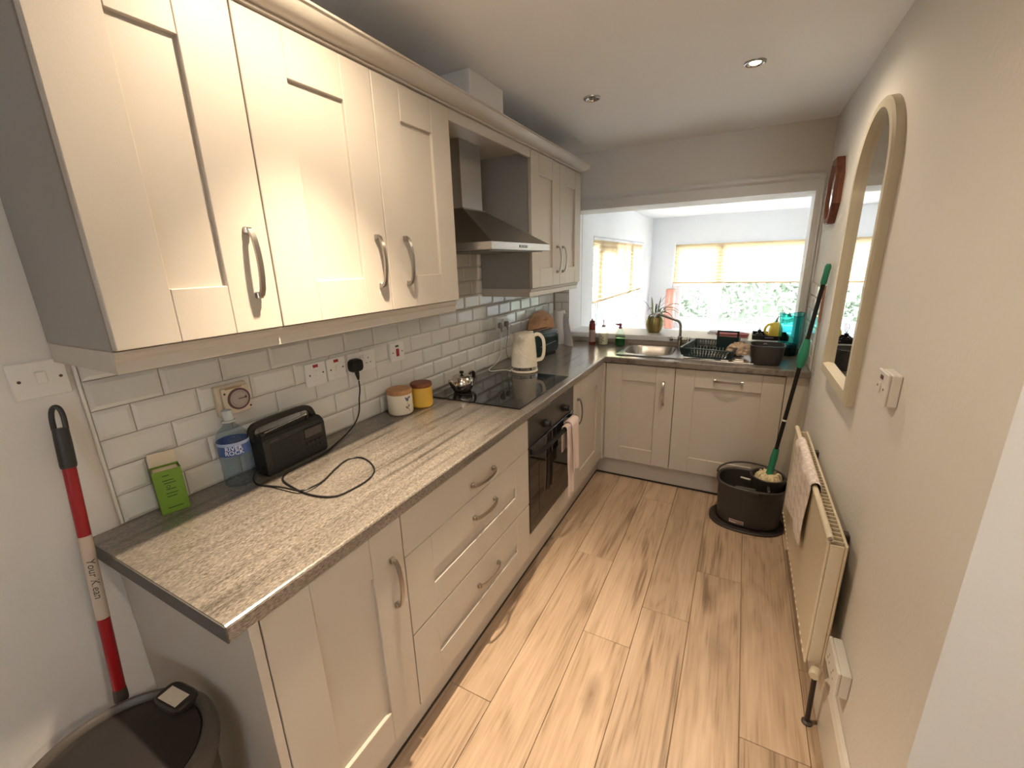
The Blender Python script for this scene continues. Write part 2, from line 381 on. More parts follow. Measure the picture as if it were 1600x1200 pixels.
# --- wall tiles: bevelled brick tiles, one object each
TP, TR = .1576, .0779
def tile_b(w, h):
    g = .00115; d = .0095; iw = min(.010, w*.3); vs = []
    for (a, z) in ((0, 0), (g, 0), (g, .0045), (g+iw, d)):
        pass
    y0, y1, z0, z1 = g, w-g, g, h-g
    r = [[(x, y, z) for y, z in ((y0+i, z0+i), (y1-i, z0+i), (y1-i, z1-i), (y0+i, z1-i))] for x, i in ((-.003, 0), (.0042, 0), (.0052, .001), (d, min(iw, .010)))]
    return B().loft([[(p[0]-.004, p[1], p[2]) for p in q] for q in r], cap0=False)
TILES = {}
def place_tile(par, org, w, h, rz=0):
    key = (round(w, 3), round(h, 3))
    if key not in TILES: TILES[key] = mesh('tile', tile_b(w, h), M_TILE, smooth=0)
    o = bpy.data.objects.new('tile', TILES[key]); COL.objects.link(o); o.parent = par
    o.location = Vector(org)-Vector(par['world']); o.rotation_euler = (random.uniform(-.004, .004), random.uniform(-.006, .006), rz+random.uniform(-.005, .005))
grout = struct('trim_4', B().box(-.0085, -.0025, -.1576, YH-.001, ZW-.02, 1.69).box(-.008, .137, YH-.006, YH-.0005, ZW+.02, 1.39), M_GROUT, label='grout bed of the brick tiled splashback')
for r in range(10):
    full = r <= 5
    y = -TP if r % 2 == 0 else -1.5*TP
    while y < YH-.03:
        a, c = max(y, -TP), min(y+TP, YH-.008)
        if c-a > .02 and (full or (c > .98 and a < 1.70)):
            place_tile(grout, (-.004+.004, a, ZW+r*TR), c-a, TR)
        y += TP
for r in range(6):                       # the narrow return beside the opening
    xs = (0.012, .075, .134) if r % 2 else (.012, .134)
    for a, c in zip(xs, xs[1:]): place_tile(grout, (a, YH-.0045, ZW+r*TR), c-a, TR, -math.pi/2)
struct('trim_5', B().box(-.0085, .0035, -.1655, -.1585, ZW+.001, 1.40, .002), M_WHITE, label='white plastic edge of the left splashback')
g2 = struct('trim_6', B().box(XW-.007, XW+.001, 2.30, YH-.03, ZW, ZW+6*TR), M_GROUT, label='grout bed of the tiles beside the opening')
for r in range(6):
    y = YH-.032
    first = TP*.5 if r % 2 else TP
    while y > 2.31:
        a = max(y-first, 2.302)
        if y-a > .02: place_tile(g2, (XW-.006, y, ZW+r*TR), y-a, TR, math.pi)
        y -= first; first = TP
single('tile_edge_strip', B().box(XW-.012, XW, 2.283, 2.298, 1.19, 1.385, .002), mat('pinkish_wood', lin(158, 118, 100), var=.08, vscale=30, rough=.6), 'thin brown wooden strip edging the white tiles on the right wall', 'trim')

# --- sun room beyond the opening
Y0 = YH+.3
sun = [('wall_sunroom_left', B().box(XS-.14, XS, Y0, 3.45, -.2, SC+.1).box(XS-.14, XS, 5.70, YB+.12, -.2, SC+.1).box(XS-.14, XS, 3.45, 5.70, -.2, .75).box(XS-.14, XS, 3.45, 5.70, 1.765, SC+.1)),
       ('wall_sunroom_back', B().box(XS, .47, YB, YB+.14, -.2, SC+.1).box(2.36, 2.75, YB, YB+.14, -.2, SC+.1).box(.47, 2.36, YB, YB+.14, -.2, .53).box(.47, 2.36, YB, YB+.14, 1.76, SC+.1)),
       ('wall_sunroom_right', B().box(2.6, 2.75, Y0-.0, YB, -.2, SC+.1)),
       ('wall_sunroom_near', B().box(XW+.2, 2.6, Y0-.15, Y0, -.2, SC+.1))]
for n, b in sun: struct(n, b, M_WALLW)
struct('ceiling_sunroom', B().box(XS-.14, 2.75, Y0, YB+.14, SC, SC+.1), M_WALLW)
struct('floor_sunroom', B().box(XS-.14, 2.75, Y0, YB+.14, -.3, -.2), mat('beige_vinyl', (.45, .40, .34, 1), rough=.4))
def win(n, fr, muls, panes, lab):
    w = struct(n, fr, M_UPVC, label=lab)
    for b in muls: part('casement', b, M_UPVC, w, smooth=0)
    for b in panes: part('pane', b, M_PANE, w, smooth=0)
# left window, frame in plane x .03-.09
fr = B()
for a in ((3.45, 3.50), (5.65, 5.70), (3.69, 3.75), (5.10, 5.18)): fr.box(.03, .09, a[0], a[1], .75, 1.765, .004)
for a in ((.75, .81), (1.70, 1.765)): fr.box(.031, .089, 3.46, 5.69, a[0], a[1], .004)
fr.box(.09, .155, 3.46, 5.69, .735, .76, .004)
ms = []
for a, c in ((3.76, 4.40), ):
    ms.append(B().box(.035, .095, a, a+.05, .82, 1.69, .004).box(.035, .095, c-.05, c, .82, 1.69, .004).box(.035, .095, a+.05, c-.05, .82, .87, .004).box(.035, .095, a+.05, c-.05, 1.64, 1.69, .004))
ms.append(B().box(.035, .095, 4.70, 4.76, .82, 1.69, .004).box(.035, .095, 5.03, 5.09, .82, 1.69, .004).box(.035, .095, 4.76, 5.03, .82, .87, .004))
win('window_1', fr, ms, [B().box(.055, .061, a, c, .80, 1.71) for a, c in ((3.49, 3.70), (3.74, 5.12), (5.17, 5.66))], 'white framed window with half-drawn blind in the left wall beyond the sink')
# back window
fr = B(); yb = YB+.04
for a in ((.47, .52), (2.31, 2.36), (1.035, 1.115)): fr.box(a[0], a[1], yb, yb+.06, .53, 1.76, .004)
for a in ((.53, .62), (1.70, 1.76)): fr.box(.48, 2.35, yb+.001, yb+.059, a[0], a[1], .004)
fr.box(.46, 2.37, YB-.10, yb, .51, .535, .005)
ms = [B().box(.525, .585, yb-.005, yb+.055, .625, 1.16, .004).box(.97, 1.03, yb-.005, yb+.055, .625, 1.16, .004).box(.585, .97, yb-.005, yb+.055, .625, .69, .004).box(.585, .97, yb-.005, yb+.055, 1.09, 1.16, .004), B().box(.525, 1.03, yb, yb+.055, 1.17, 1.21, .004)]
win('window_2', fr, ms, [B().box(.51, 1.04, yb+.025, yb+.031, .60, 1.72), B().box(1.11, 2.32, yb+.025, yb+.031, .60, 1.72)], 'wide white framed window facing the sink beyond the opening')
def blind(name, label, fn, u0, u1, z0, z1):
    """pleated blind: fn(u, d, z) gives the point, d is the distance from the glass"""
    t = thing(name, label, 'blind', fn((u0+u1)/2, 0, z0), 'pleated blinds of the sun room')
    n = int((z1-z0)/.022); b = B()
    prof = [((.008 if k % 2 else -.008), z0+(z1-z0)*k/n) for k in range(n+1)]
    vs = []; fs = []
    for d, z in prof: vs += [fn(u0, d, z), fn(u1, d, z)]
    fs = [(2*k, 2*k+1, 2*k+3, 2*k+2) for k in range(n)]
    b.add(vs, fs); part('fabric', b, M_BLIND, t, smooth=0)
    def bar(za, zb, dd):
        q = B(); p = [fn(u0, -dd, za), fn(u1, -dd, za), fn(u1, dd, za), fn(u0, dd, za)]; r = [fn(u0, -dd, zb), fn(u1, -dd, zb), fn(u1, dd, zb), fn(u0, dd, zb)]
        return q.loft([p, r])
    part('bottom_rail', bar(z0-.018, z0, .011), mat('tan_blind_rail', lin(196, 160, 118), rough=.5), t)
    part('head_rail', bar(z1, z1+.025, .014), M_UPVC, t)
blind('pleated_blind', 'cream pleated blind half drawn down over the left window, deeper in view', lambda u, d, z: (.125+d, u, z), 3.47, 5.68, 1.165, 1.735)
blind('pleated_blind', 'wide cream pleated blind drawn halfway down the back window facing the sink', lambda u, d, z: (u, YB-.0+.005-d, z), .475, 2.355, 1.21, 1.735)
# garden outside: ground and leafy hedge, greyed to keep bounced daylight neutral
struct('ground', B().box(-12, 14, -6, 22, -.6, -.32), mat('neutral_ground', (.30, .30, .29, 1), bump=.5, bscale=40, var=.2, rough=.9))
def hedge(name, label, x0, x1, y0, y1, h, n):
    b = B(); rr = random.Random(len(label))
    for k in range(n):
        p = Vector((rr.uniform(x0, x1), rr.uniform(y0, y1), -.32+h*rr.random()**.8))
        d = Vector((rr.gauss(0, 1), rr.gauss(0, 1), rr.gauss(0, 1))).normalized(); e = d.orthogonal().normalized(); L = rr.uniform(.05, .13)
        b.add([p-d*L, p+e*L*.35, p+d*L, p-e*L*.35], [(0, 1, 2, 3)], rr.choice((0, 0, 1)))
    b.box(x0+.35*(x1-x0), x0+.65*(x1-x0), y0+.35*(y1-y0), y0+.65*(y1-y0), -.32, h*.8, 0, 0)
    o = single(name, b, [mat('hedge_leaf', (.16, .19, .13, 1), var=.3, rough=.6), mat('pale_hedge_leaf', (.30, .34, .25, 1), var=.3, rough=.6)], label, 'hedge', smooth=0)
hedge('garden_hedge', 'pale leafy hedge in the garden behind the back window', -1, 4.5, 9.2, 10.4, 1.75, 9000)
hedge('side_hedge', 'pale leafy hedge in the garden outside the left window', -4.0, -3.0, 3, 12, 1.5, 6000)

# --- recessed downlights
def downlight(x, y, lit, label, power=0):
    t = thing('ceiling_downlight', label, 'light', (x, y, HC), 'recessed ceiling downlights')
    part('bezel', B().lathe([(.030, -.004), (.036, -.007), (.041, -.005), (.042, 0)], x, y, HC, 28, caps=False), M_NICKEL, t)
    part('reflector', B().lathe([(.030, -.004), (.026, .001), (.018, .002)], x, y, HC-.002, 24, caps=False), M_CHROME, t)
    part('bulb', B().lathe([(.0, -.0035), (.018, -.0035), (.021, -.001), (.021, .001)], x, y, HC-.001, 20), emit('lit_bulb_%d' % lit, (1, .80, .52, 1), 60) if lit else mat('grey_lamp_glass', (.25, .25, .25, 1), rough=.1), t)
    if lit:
        for kind, pw, ang, bl in (('beam', power[0], 74, 1.0), ('spill', power[1], 165, .7)):
            if not pw: continue
            L = bpy.data.lights.new('downlight_'+kind, 'SPOT'); L.energy = pw; L.color = WARM; L.spot_size = math.radians(ang); L.spot_blend = bl; L.shadow_soft_size = .022
            lo = bpy.data.objects.new('downlight_'+kind, L); lo.location = (x, y, HC-.02); COL.objects.link(lo)
downlight(1.341, 1.748, 1, 'glowing ceiling downlight near the right wall', P_LIT)
downlight(.642, 1.766, 0, 'unlit ceiling downlight beside the wall cabinets')
downlight(.68, .26, 1, 'glowing ceiling downlight over the near end of the worktop', P_NEAR)
downlight(2.6, -.55, 1, 'added ceiling downlight behind the camera that fills in the left wall', P_FILL)  # unseen lamp, added as warm fill for the left wall

# ------------------------------------------------------------------ fitted kitchen
# fronts are built in a local frame: u along the run, z up, d out of the face
FX = lambda x0: (lambda u, d, z: (x0+d, u, z))          # faces +x (left run)
FY = lambda y0: (lambda u, d, z: (u, y0-d, z))          # faces -y (far run)
def fbox(b, F, u0, u1, d0, d1, z0, z1, bev=0):
    p, q = F(u0, d0, z0), F(u1, d1, z1)
    return b.box(p[0], q[0], p[1], q[1], p[2], q[2], bev)
def handle_b(F, u, z, vertical, L=.15, bow=.012):
    pts = []; n = 10
    for k in range(n+1):
        t = -1+2*k/n; pts.append((t*L/2, .020+bow*(1-t*t)))
    path = [(-L/2, 0.0), (-L/2, .017)]+pts[1:-1]+[(L/2, .017), (L/2, 0.0)]
    P = [F(u, d, z+s) if vertical else F(u+s, d, z) for s, d in path]
    wdir = Vector(F(1, 0, 0))-Vector(F(0, 0, 0)) if vertical else Vector((0, 0, 1))
    b = B().tube(P, 0, rect=(.012, .0065, wdir))
    for s in (-L/2, L/2):
        a = F(u-.008, 0, z+s-.008) if vertical else F(u+s-.008, 0, z-.008); c = F(u+.008, .013, z+s+.008) if vertical else F(u+s+.008, .013, z+.008)
        b.box(a[0], c[0], a[1], c[1], a[2], c[2], .002)
    return b
def shaker(parent, F, u0, u1, z0, z1, ru0, ru1, rz0, rz1, handle=None, name='door', th=.02, rec=.011):
    """shaker front: stiles, rails and recessed panel; (ru0..rz1) is the recess"""
    g = .0019; u0 += g; u1 -= g; z0 += g; z1 -= g; e = .0016
    d = part(name, fbox(B(), F, ru0-.01, ru1+.01, -th, -rec, rz0-.01, rz1+.01), M_CAB, parent, smooth=0)
    for a, c in ((u0, ru0), (ru1, u1)): part('stile', fbox(B(), F, a, c, -th, 0, z0, z1, e), M_CAB, d, smooth=0)
    for a, c in ((z0, rz0), (rz1, z1)): part('rail', fbox(B(), F, ru0+.0005, ru1-.0005, -th, -.0003, a, c, e), M_CAB, d, smooth=0)
    if handle: part('handle', handle_b(F, *handle), M_NICKEL, d, 'satin nickel bow handle')
    return d
XB, YD, XU = .592, 2.312, .34
FB, FD, FU = FX(XB), FY(YD), FX(XU)
ZB0, ZB1 = .15, .866
def carcass(parent, x0, x1, y0, y1, z0, z1, t=.016, name='carcass'):
    b = B().box(x0, x1, y0, y0+t, z0, z1).box(x0, x1, y1-t, y1, z0, z1).box(x0, x1, y0+t, y1-t, z0, z0+t).box(x0, x1, y0+t, y1-t, z1-t, z1).box(x0, x0+.006, y0+t, y1-t, z0+t, z1-t)
    part(name, b, M_CARC, parent, smooth=0)
# left run ------------------------------------------------------------
t = thing('base_cabinet', 'near-end grey shaker base cabinet with one tall door and vertical handle', 'cabinet', (.3, .03, 0), 'grey shaker base units')
carcass(t, .0, XB-.022, -.172, .239, ZB0, .873)
part('end_panel', B().box(.0, XB, -.196, -.1755, .0, .873, .001), M_CAB, t, smooth=0)
shaker(t, FB, -.174, .2412, ZB0, ZB1, -.058, .122, .265, .742, (.189, .68, True))
t = thing('drawer_cabinet', 'grey three-drawer base cabinet between the near cabinet and the oven', 'cabinet', (.3, .66, 0), 'grey shaker base units')
carcass(t, .0, XB-.022, .241, 1.081, ZB0, .873)
d = part('drawer', fbox(B(), FB, .2427, 1.0813, -.02, 0, .7235, .8645, .0012), M_CAB, t, smooth=0)
part('handle', handle_b(FB, .683, .777, False), M_NICKEL, d, 'satin nickel bow handle')
shaker(t, FB, .2412, 1.0828, .437, .722, .364, .946, .543, .591, (.683, .643, False), 'drawer')
shaker(t, FB, .2412, 1.0828, ZB0, .4355, .364, .950, .258, .305, (.688, .338, False), 'drawer')
t = thing('base_cabinet', 'narrow grey shaker corner base cabinet right of the oven', 'cabinet', (.3, 1.98, 0), 'grey shaker base units')
carcass(t, .0, XB-.022, 1.685, 2.29, ZB0, .873)
shaker(t, FB, 1.6835, 2.272, ZB0, ZB1, 1.82, 2.155, .265, .745, (1.757, .685, True))
# oven ----------------------------------------------------------------
t = thing('built_in_oven', 'black glass built-in oven with grey control panel under the hob', 'oven', (.3, 1.383, .15))
b = B().box(.03, XB-.02, 1.086, 1.680, .255, .868)
part('oven_body', b, M_DARK, t, smooth=0)
cp = part('control_panel', B().box(XB-.019, XB+.002, 1.0845, 1.6815, .727, .864, .002), M_DARKSTEEL, t, smooth=0)
for yy in (1.272, 1.524):
    kb = B().lathe([(.021, 0), (.021, .006), (.017, .008), (.016, .026), (.014, .029), (0, .029)], n=22)
    kb.box(-.004, .004, -.016, .016, .024, .033, .001); xform(kb, basis((XB+.002, yy, .783), (0, 1, 0), (0, 0, 1)))
    part('control_knob', kb, M_BLACK, cp)
sb = B()
for yy, zz in ((1.36, .81), (1.235, .812)): sb.box(XB+.0015, XB+.0026, yy-.002, yy+.002, zz-.004, zz+.004)
for k in range(7):
    a = math.pi*(1.2-1.4*k/6)
    for yy in (1.272, 1.524): sb.box(XB+.0015, XB+.0026, yy+.031*math.cos(a)-.0012, yy+.031*math.cos(a)+.0012, .783+.031*math.sin(a)-.0012, .783+.031*math.sin(a)+.0012)
part('dial_marks', sb, M_DARK, cp, smooth=0, kind='stuff')
dr = part('oven_door', B().box(XB-.019, XB+.004, 1.0845, 1.6815, .268, .722, .003), M_BLKGLASS, t, smooth=0)
part('oven_window', B().box(XB+.004, XB+.0052, 1.19, 1.58, .34, .60, .0005), mat('smoked_glass', (.018, .014, .011, 1), rough=.03), dr, smooth=0)
hb = B().tube(spline([(XB+.004, 1.115, .690), (XB+.03, 1.122, .694), (XB+.043, 1.16, .697), (XB+.046, 1.25, .698), (XB+.046, 1.52, .698), (XB+.043, 1.61, .697), (XB+.03, 1.645, .694), (XB+.004, 1.652, .690)], 4), 0, rect=(.02, .012, (0, 0, 1)))
part('door_handle', hb, M_BLACK, dr)
single('oven_filler_panel', B().box(XB-.02, XB-.001, 1.0845, 1.6815, .151, .262, .001), M_CAB, 'plain grey filler panel under the oven', 'panel', smooth=0)
# far run -------------------------------------------------------------
t = thing('sink_cabinet', 'grey shaker base cabinet with a door under the sink bowl', 'cabinet', (.83, 2.57, 0), 'grey shaker base units')
carcass2 = B().box(.606, .622, YD+.022, YH-.02, ZB0, .873).box(1.043, 1.059, YD+.022, YH-.02, ZB0, .873).box(.622, 1.043, YD+.022, YH-.02, ZB0, ZB0+.016)
part('carcass', carcass2, M_CARC, t, smooth=0)
shaker(t, FD, .606, 1.061, ZB0, ZB1, .717, .943, .258, .753, (.994, .688, True))
t = thing('integrated_dishwasher', 'wide grey shaker appliance front with a horizontal handle near the top', 'dishwasher', (1.365, 2.57, 0), 'grey shaker base units')
part("carcass", B().box(1.066, 1.662, YD+.022, YH-.02, ZB0, .87), M_CARC, t, smooth=0)
shaker(t, FD, 1.061, 1.668, ZB0, ZB1, 1.178, 1.552, .258, .750, (1.371, .806, False))
single('corner_post', B().box(XB-.018, .6045, 2.2745, YD+.018, ZB0, .866, .001), M_CAB, 'slim grey post in the inner corner between the two runs', 'panel', smooth=0)
single('end_filler_panel', B().box(1.6695, XW-.001, YD, YD+.02, ZB0, .873, .001), M_CAB, 'plain grey filler panel between the appliance front and right wall', 'panel', smooth=0)
M_GAP = mat('plinth_gap_shade', (.03, .026, .022, 1), rough=.7)  # dark strip painting in the shaded gap under the kickboards
t = thing('left_plinth', 'long grey kickboard under the left base units', 'plinth', (.543, 1.0, 0))
part('board', B().box(.527, .543, -.174, 2.378, .012, .149, .001), M_CAB, t, smooth=0)
part('gap_strip', B().box(.529, .5455, -.174, 2.376, .0005, .012), M_GAP, t, smooth=0)
t = thing('far_plinth', 'grey kickboard under the sink cabinet and dishwasher', 'plinth', (1.1, 2.362, 0))
part('board', B().box(.544, XW-.001, 2.362, 2.378, .012, .149, .001), M_CAB, t, smooth=0)
part('gap_strip', B().box(.546, XW-.001, 2.3595, 2.376, .0005, .012), M_GAP, t, smooth=0)
# worktop -------------------------------------------------------------
z0, z1 = ZW-.038, ZW
b = B()
def slab(x0, x1, y0, y1): b.box(x0, x1, y0, y1, z0, z1)
prof_edge = .004
# left run with a softened front edge, far run left open round the sink bowl
b.prism([(.0, z0), (.603-.003, z0), (.603, z0+.003), (.603, z1-.006), (.601, z1-.002), (.597, z1), (.0, z1)], 'y', -.235, YF)
slab(.0, .603, YF, YH-.002)
sx0, sx1, sy0, sy1 = .675, 1.02, 2.425, 2.785
b.prism([(YF, z0+.003), (YF+.003, z0), (sy0, z0), (sy0, z1), (YF+.006, z1), (YF+.002, z1-.002), (YF, z1-.006)], 'x', .603, XW-.002)
slab(.603, sx0, sy0, YH-.002); slab(sx1, XW-.002, sy0, YH-.002); slab(sx0, sx1, sy1, YH-.002)
wt = thing('worktop', 'dark grey streaked laminate worktop running along the left wall and under the window', 'worktop', (.3, 1.2, ZW-.038))
part('slab', b, M_WORK, wt, smooth=0)
part('edge_trim', B().box(.30, .6035, -.2385, -.2355, z0+.001, z1-.001).box(0, .30, -.2385, -.2355, z0+.001, z1-.001), mat('dark_edge_band', (.07, .066, .062, 1), bump=.2, bscale=200, var=.3, vscale=120, rough=.5), wt, smooth=0)
# hob -----------------------------------------------------------------
t = thing('ceramic_hob', 'black glass ceramic hob set in the worktop over the oven', 'hob', (.32, 1.375, ZW))
part('glass_plate', B().box(.055, .560, 1.068, 1.684, ZW+.0003, ZW+.0055, .0015), M_BLKGLASS, t, smooth=0)
zm = B()
def ring(b, cx, cy, r, w, z, n=40): return b.loft([[(cx+q*math.cos(2*math.pi*i/n), cy+q*math.sin(2*math.pi*i/n), z) for i in range(n)] for q in (r, r-w)], cap0=False, cap1=False)
for cx, cy, r in ((.19, 1.225, .072), (.19, 1.53, .09), (.40, 1.225, .09), (.40, 1.53, .072)): ring(zm, cx, cy, r, .0015, ZW+.0058)
for k in range(6): zm.box(.535, .541, 1.26+k*.04, 1.266+k*.04, ZW+.0055, ZW+.0059)
part('zone_marks', zm, mat('grey_zone_print', (.10, .10, .10, 1), rough=.3), t, smooth=0, kind='stuff')
# wall cabinets -------------------------------------------------------
ZU0, ZU1 = 1.4046, 2.120
def upper(label, y0, y1, doors, near_panel=True):
    t = thing('wall_cabinet', label, 'cabinet', (.16, (y0+y1)/2, ZU0), 'grey shaker wall cabinets')
    b = B().box(.0, XU-.0215, y0, y0+.018, ZU0, ZU1).box(.0, XU-.0215, y1-.018, y1, ZU0, ZU1).box(.0, XU-.0215, y0+.018, y1-.018, ZU0, ZU0+.018).box(.0, XU-.0215, y0+.018, y1-.018, ZU1-.018, ZU1).box(.0, .006, y0+.018, y1-.018, ZU0+.018, ZU1-.018)
    part('carcass', b, M_CARC, t, smooth=0)
    for d in doors: shaker(t, FU, *d)
upper('near grey shaker wall cabinet with a single door above the water bottle', -.192, .1585, [(-.192, .1587, ZU0, ZU1, -.078, .039, 1.517, 2.007, (.105, 1.566, True))])
upper('grey shaker wall cabinet with two doors left of the hood', .1595, .9655, [(.1587, .569, ZU0, ZU1, .280, .454, 1.516, 2.005, (.522, 1.566, True)), (.569, .966, ZU0, ZU1, .690, .853, 1.516, 2.008, (.655, 1.566, True))])
upper('grey shaker wall cabinet with two narrow doors right of the hood', 1.6915, 2.4965, [(1.691, 2.1035, ZU0, ZU1, 1.80, 1.99, 1.516, 2.008, (2.057, 1.563, True)), (2.1035, 2.497, ZU0, ZU1, 2.205, 2.385, 1.516, 2.008, (2.150, 1.563, True))])
# pelmets under them
def pelmet(name, label, y0, y1, lo, ret0, ret1):
    t = thing(name, label, 'pelmet', (.3, (y0+y1)/2, 1.36), 'grey pelmets under the wall cabinets')
    prof = [(XU-.037, 1.359), (XU-.019, 1.359), (XU-.019, 1.383), (XU-.014, 1.389), (XU-.011, 1.3975), (XU-.011, 1.4035), (XU-.037, 1.4035)]
    part('front_board', B().prism(prof, 'y', y0, y1), M_CAB, t, smooth=0)
    if ret0: part('end_board', B().box(.0, XU-.037, y0, y0+.017, 1.359, 1.4035, .001), M_CAB, t, smooth=0)
    if ret1: part('end_board', B().box(.0, XU-.037, y1-.017, y1, 1.359, 1.4035, .001), M_CAB, t, smooth=0)
pelmet('cabinet_pelmet', 'long grey pelmet strip under the near wall cabinets', -.192, .962, 0, True, True)
pelmet('cabinet_pelmet', 'short grey pelmet strip under the wall cabinet right of the hood', 1.6925, 2.489, 0, True, True)
# cornice
prof = [(.0, -.003), (.013, -.003), (.0145, .001), (.013, .005), (.020, .006), (.034, .009), (.048, .016), (.058, .026), (.064, .036), (.069, .0365), (.070, .042), (.058, .042), (.0, .010)]
t = thing('cabinet_cornice', 'grey moulded cornice running along the tops of the wall cabinets', 'cornice', (.35, 1.15, 2.121))
part('front_moulding', B().loft([[(XU-.008+d, -.192-(d), 2.1265+z) for d, z in prof], [(XU-.008+d, 2.489+d*.5, 2.1265+z) for d, z in prof]]), M_CAB, t, smooth=25)
part('end_moulding', B().loft([[(XU-.008+d, 2.489+d*.5, 2.1265+z) for d, z in prof], [(.0, 2.489+d*.5, 2.1265+z) for d, z in prof]]), M_CAB, t, smooth=25)
part('end_moulding', B().loft([[(XU-.008+d, -.192-d, 2.1265+z) for d, z in prof], [(.0, -.192-d, 2.1265+z) for d, z in prof]]), M_CAB, t, smooth=25)
# bridging board over the hood
t = thing('bridging_board', 'grey board spanning between the wall cabinets above the hood', 'panel', (.17, 1.33, 2.09))
part('top_board', B().box(.0, .320, .967, 1.690, 2.103, 2.120, .001), M_CAB, t, smooth=0)
part('front_rail', B().box(.3205, XU-.003, .967, 1.690, 2.078, 2.1205, .001), M_CAB, t, smooth=0)
# extractor hood --------------------------------------------------------
hy0, hy1, hx, cy = 1.045, 1.655, .462, 1.350
t = thing('extractor_hood', 'stainless steel pyramid extractor hood above the hob', 'hood', (.2, cy, 1.605))
M_HOOD = mat('hood_steel', (.30, .285, .265, 1), bump=.03, bscale=500, var=.04, rough=.33, metal=1)
cw, cd = .09, .185
ringz = lambda x1, a, c, z: [(.002, a, z), (x1, a, z), (x1, c, z), (.002, c, z)]
part('canopy', B().loft([ringz(hx-.002, hy0+.002, hy1-.002, 1.6385), ringz(cd+.012, cy-cw-.012, cy+cw+.012, 1.800), ringz(cd+.012, cy-cw-.012, cy+cw+.012, 1.806)]), M_HOOD, t, smooth=0)
part('rim', B().box(.002, hx, hy0, hy1, 1.606, 1.6385, .0012), M_STEEL, t, smooth=0)
part('filter_panel', B().box(.03, hx-.03, hy0+.03, hy1-.03, 1.601, 1.606), mat('filter_mesh', (.25, .25, .24, 1), bump=.5, bscale=600, rough=.5, metal=1), t, smooth=0)
part('chimney', B().box(.002, cd, cy-cw, cy+cw, 1.806, 2.1025, .001), M_STEEL, t, smooth=0)
ct = part('control_strip', B().box(hx-.001, hx+.0012, cy-.055, cy+.03, 1.617, 1.628, .0004), M_BLACK, t, smooth=0)
for k in range(5): part('button', B().lathe([(.0037, 0), (.0037, .003), (0, .003)], n=10).rot(math.pi/2, (0, 0, 0), 'Y').move((hx+.001, cy-.045+k*.0165, 1.6225)), M_CHROME, ct)
# boxed duct over the cornice
single('duct_box', B().box(-.007, .32, 1.160, 1.442, 2.122, HC-.001, .001), M_WALL, 'boxed-in duct between the cornice and the ceiling', 'duct', smooth=0)
single('chimney_backing', B().box(-.0075, .001, .968, 1.689, 1.695, 2.1025), M_WALL, 'plain painted wall panel behind the hood chimney', 'panel', smooth=0)

# ------------------------------------------------------------------ electrics on the tiles
TF = .0055                                                     # tile face
def plate(name, label, y0, y1, z0, z1, cat='switch', d=.010, group='white plates on the splashback', m=None):
    t = thing(name, label, cat, (TF, (y0+y1)/2, z0), group)
    bk = part('back_box', B().box(TF-.004, TF+d*.6, y0+.001, y1-.001, z0+.001, z1-.001, .002), m or M_WHITE, t, smooth=0)
    part('face_plate', B().box(TF+d*.6, TF+d, y0, y1, z0, z1, .003), m or M_WHITE, t, smooth=0)
    return t
def disc_x(x, y, z, r, h, n=12):
    return B().lathe([(r, 0), (r, h), (0, h)], n=n).rot(math.pi/2, (0, 0, 0), 'Y').move((x, y, z))
def screws(t, x, pts):
    for y, z in pts: part('screw', disc_x(x, y, z, .0034, .0006, 10), M_DARK, t, smooth=0)
# timer
t = thing('wall_timer', 'cream square timer with a round purple-rimmed dial above the water bottle', 'timer', (TF, .175, 1.115))
part('back_box', B().box(TF-.004, TF+.016, .117, .214, 1.118, 1.214, .003), M_CREAMPL, t, smooth=0)
part('front_cover', B().box(TF+.016, TF+.028, .130, .212, 1.122, 1.206, .004), M_CREAMPL, t, smooth=0)
dl = part('dial', disc_x(TF+.028, .175, 1.166, .034, .003, 36), mat('purple_brown_dial', lin(92, 66, 70), rough=.4), t)
part('dial_face', disc_x(TF+.031, .175, 1.166, .0275, .001, 36), mat('grey_dial_face', lin(168, 156, 150), var=.06, vscale=60, rough=.5), dl)
hb = B()
for k in range(24):
    a = 2*math.pi*k/24; hb.merge(B().box(TF+.0318, TF+.0326, -.0005, .0005, .021, .025).rot(a, (0, 0, 0), 'X').move((0, .175, 1.166)))
part('hour_marks', hb, M_DARK, dl, smooth=0, kind='stuff')
part('pointer', B().box(TF+.032, TF+.0335, .172, .196, 1.1655, 1.168).box(TF+.032, TF+.0335, .192, .197, 1.164, 1.1715), M_DARK, dl, smooth=0)
part('label_strip', B().box(TF+.028, TF+.0286, .14, .19, 1.2015, 1.205), mat('ochre_label', lin(150, 122, 66), rough=.5), t, smooth=0)
screws(t, TF+.028, [(.136, 1.190), (.207, 1.135)])
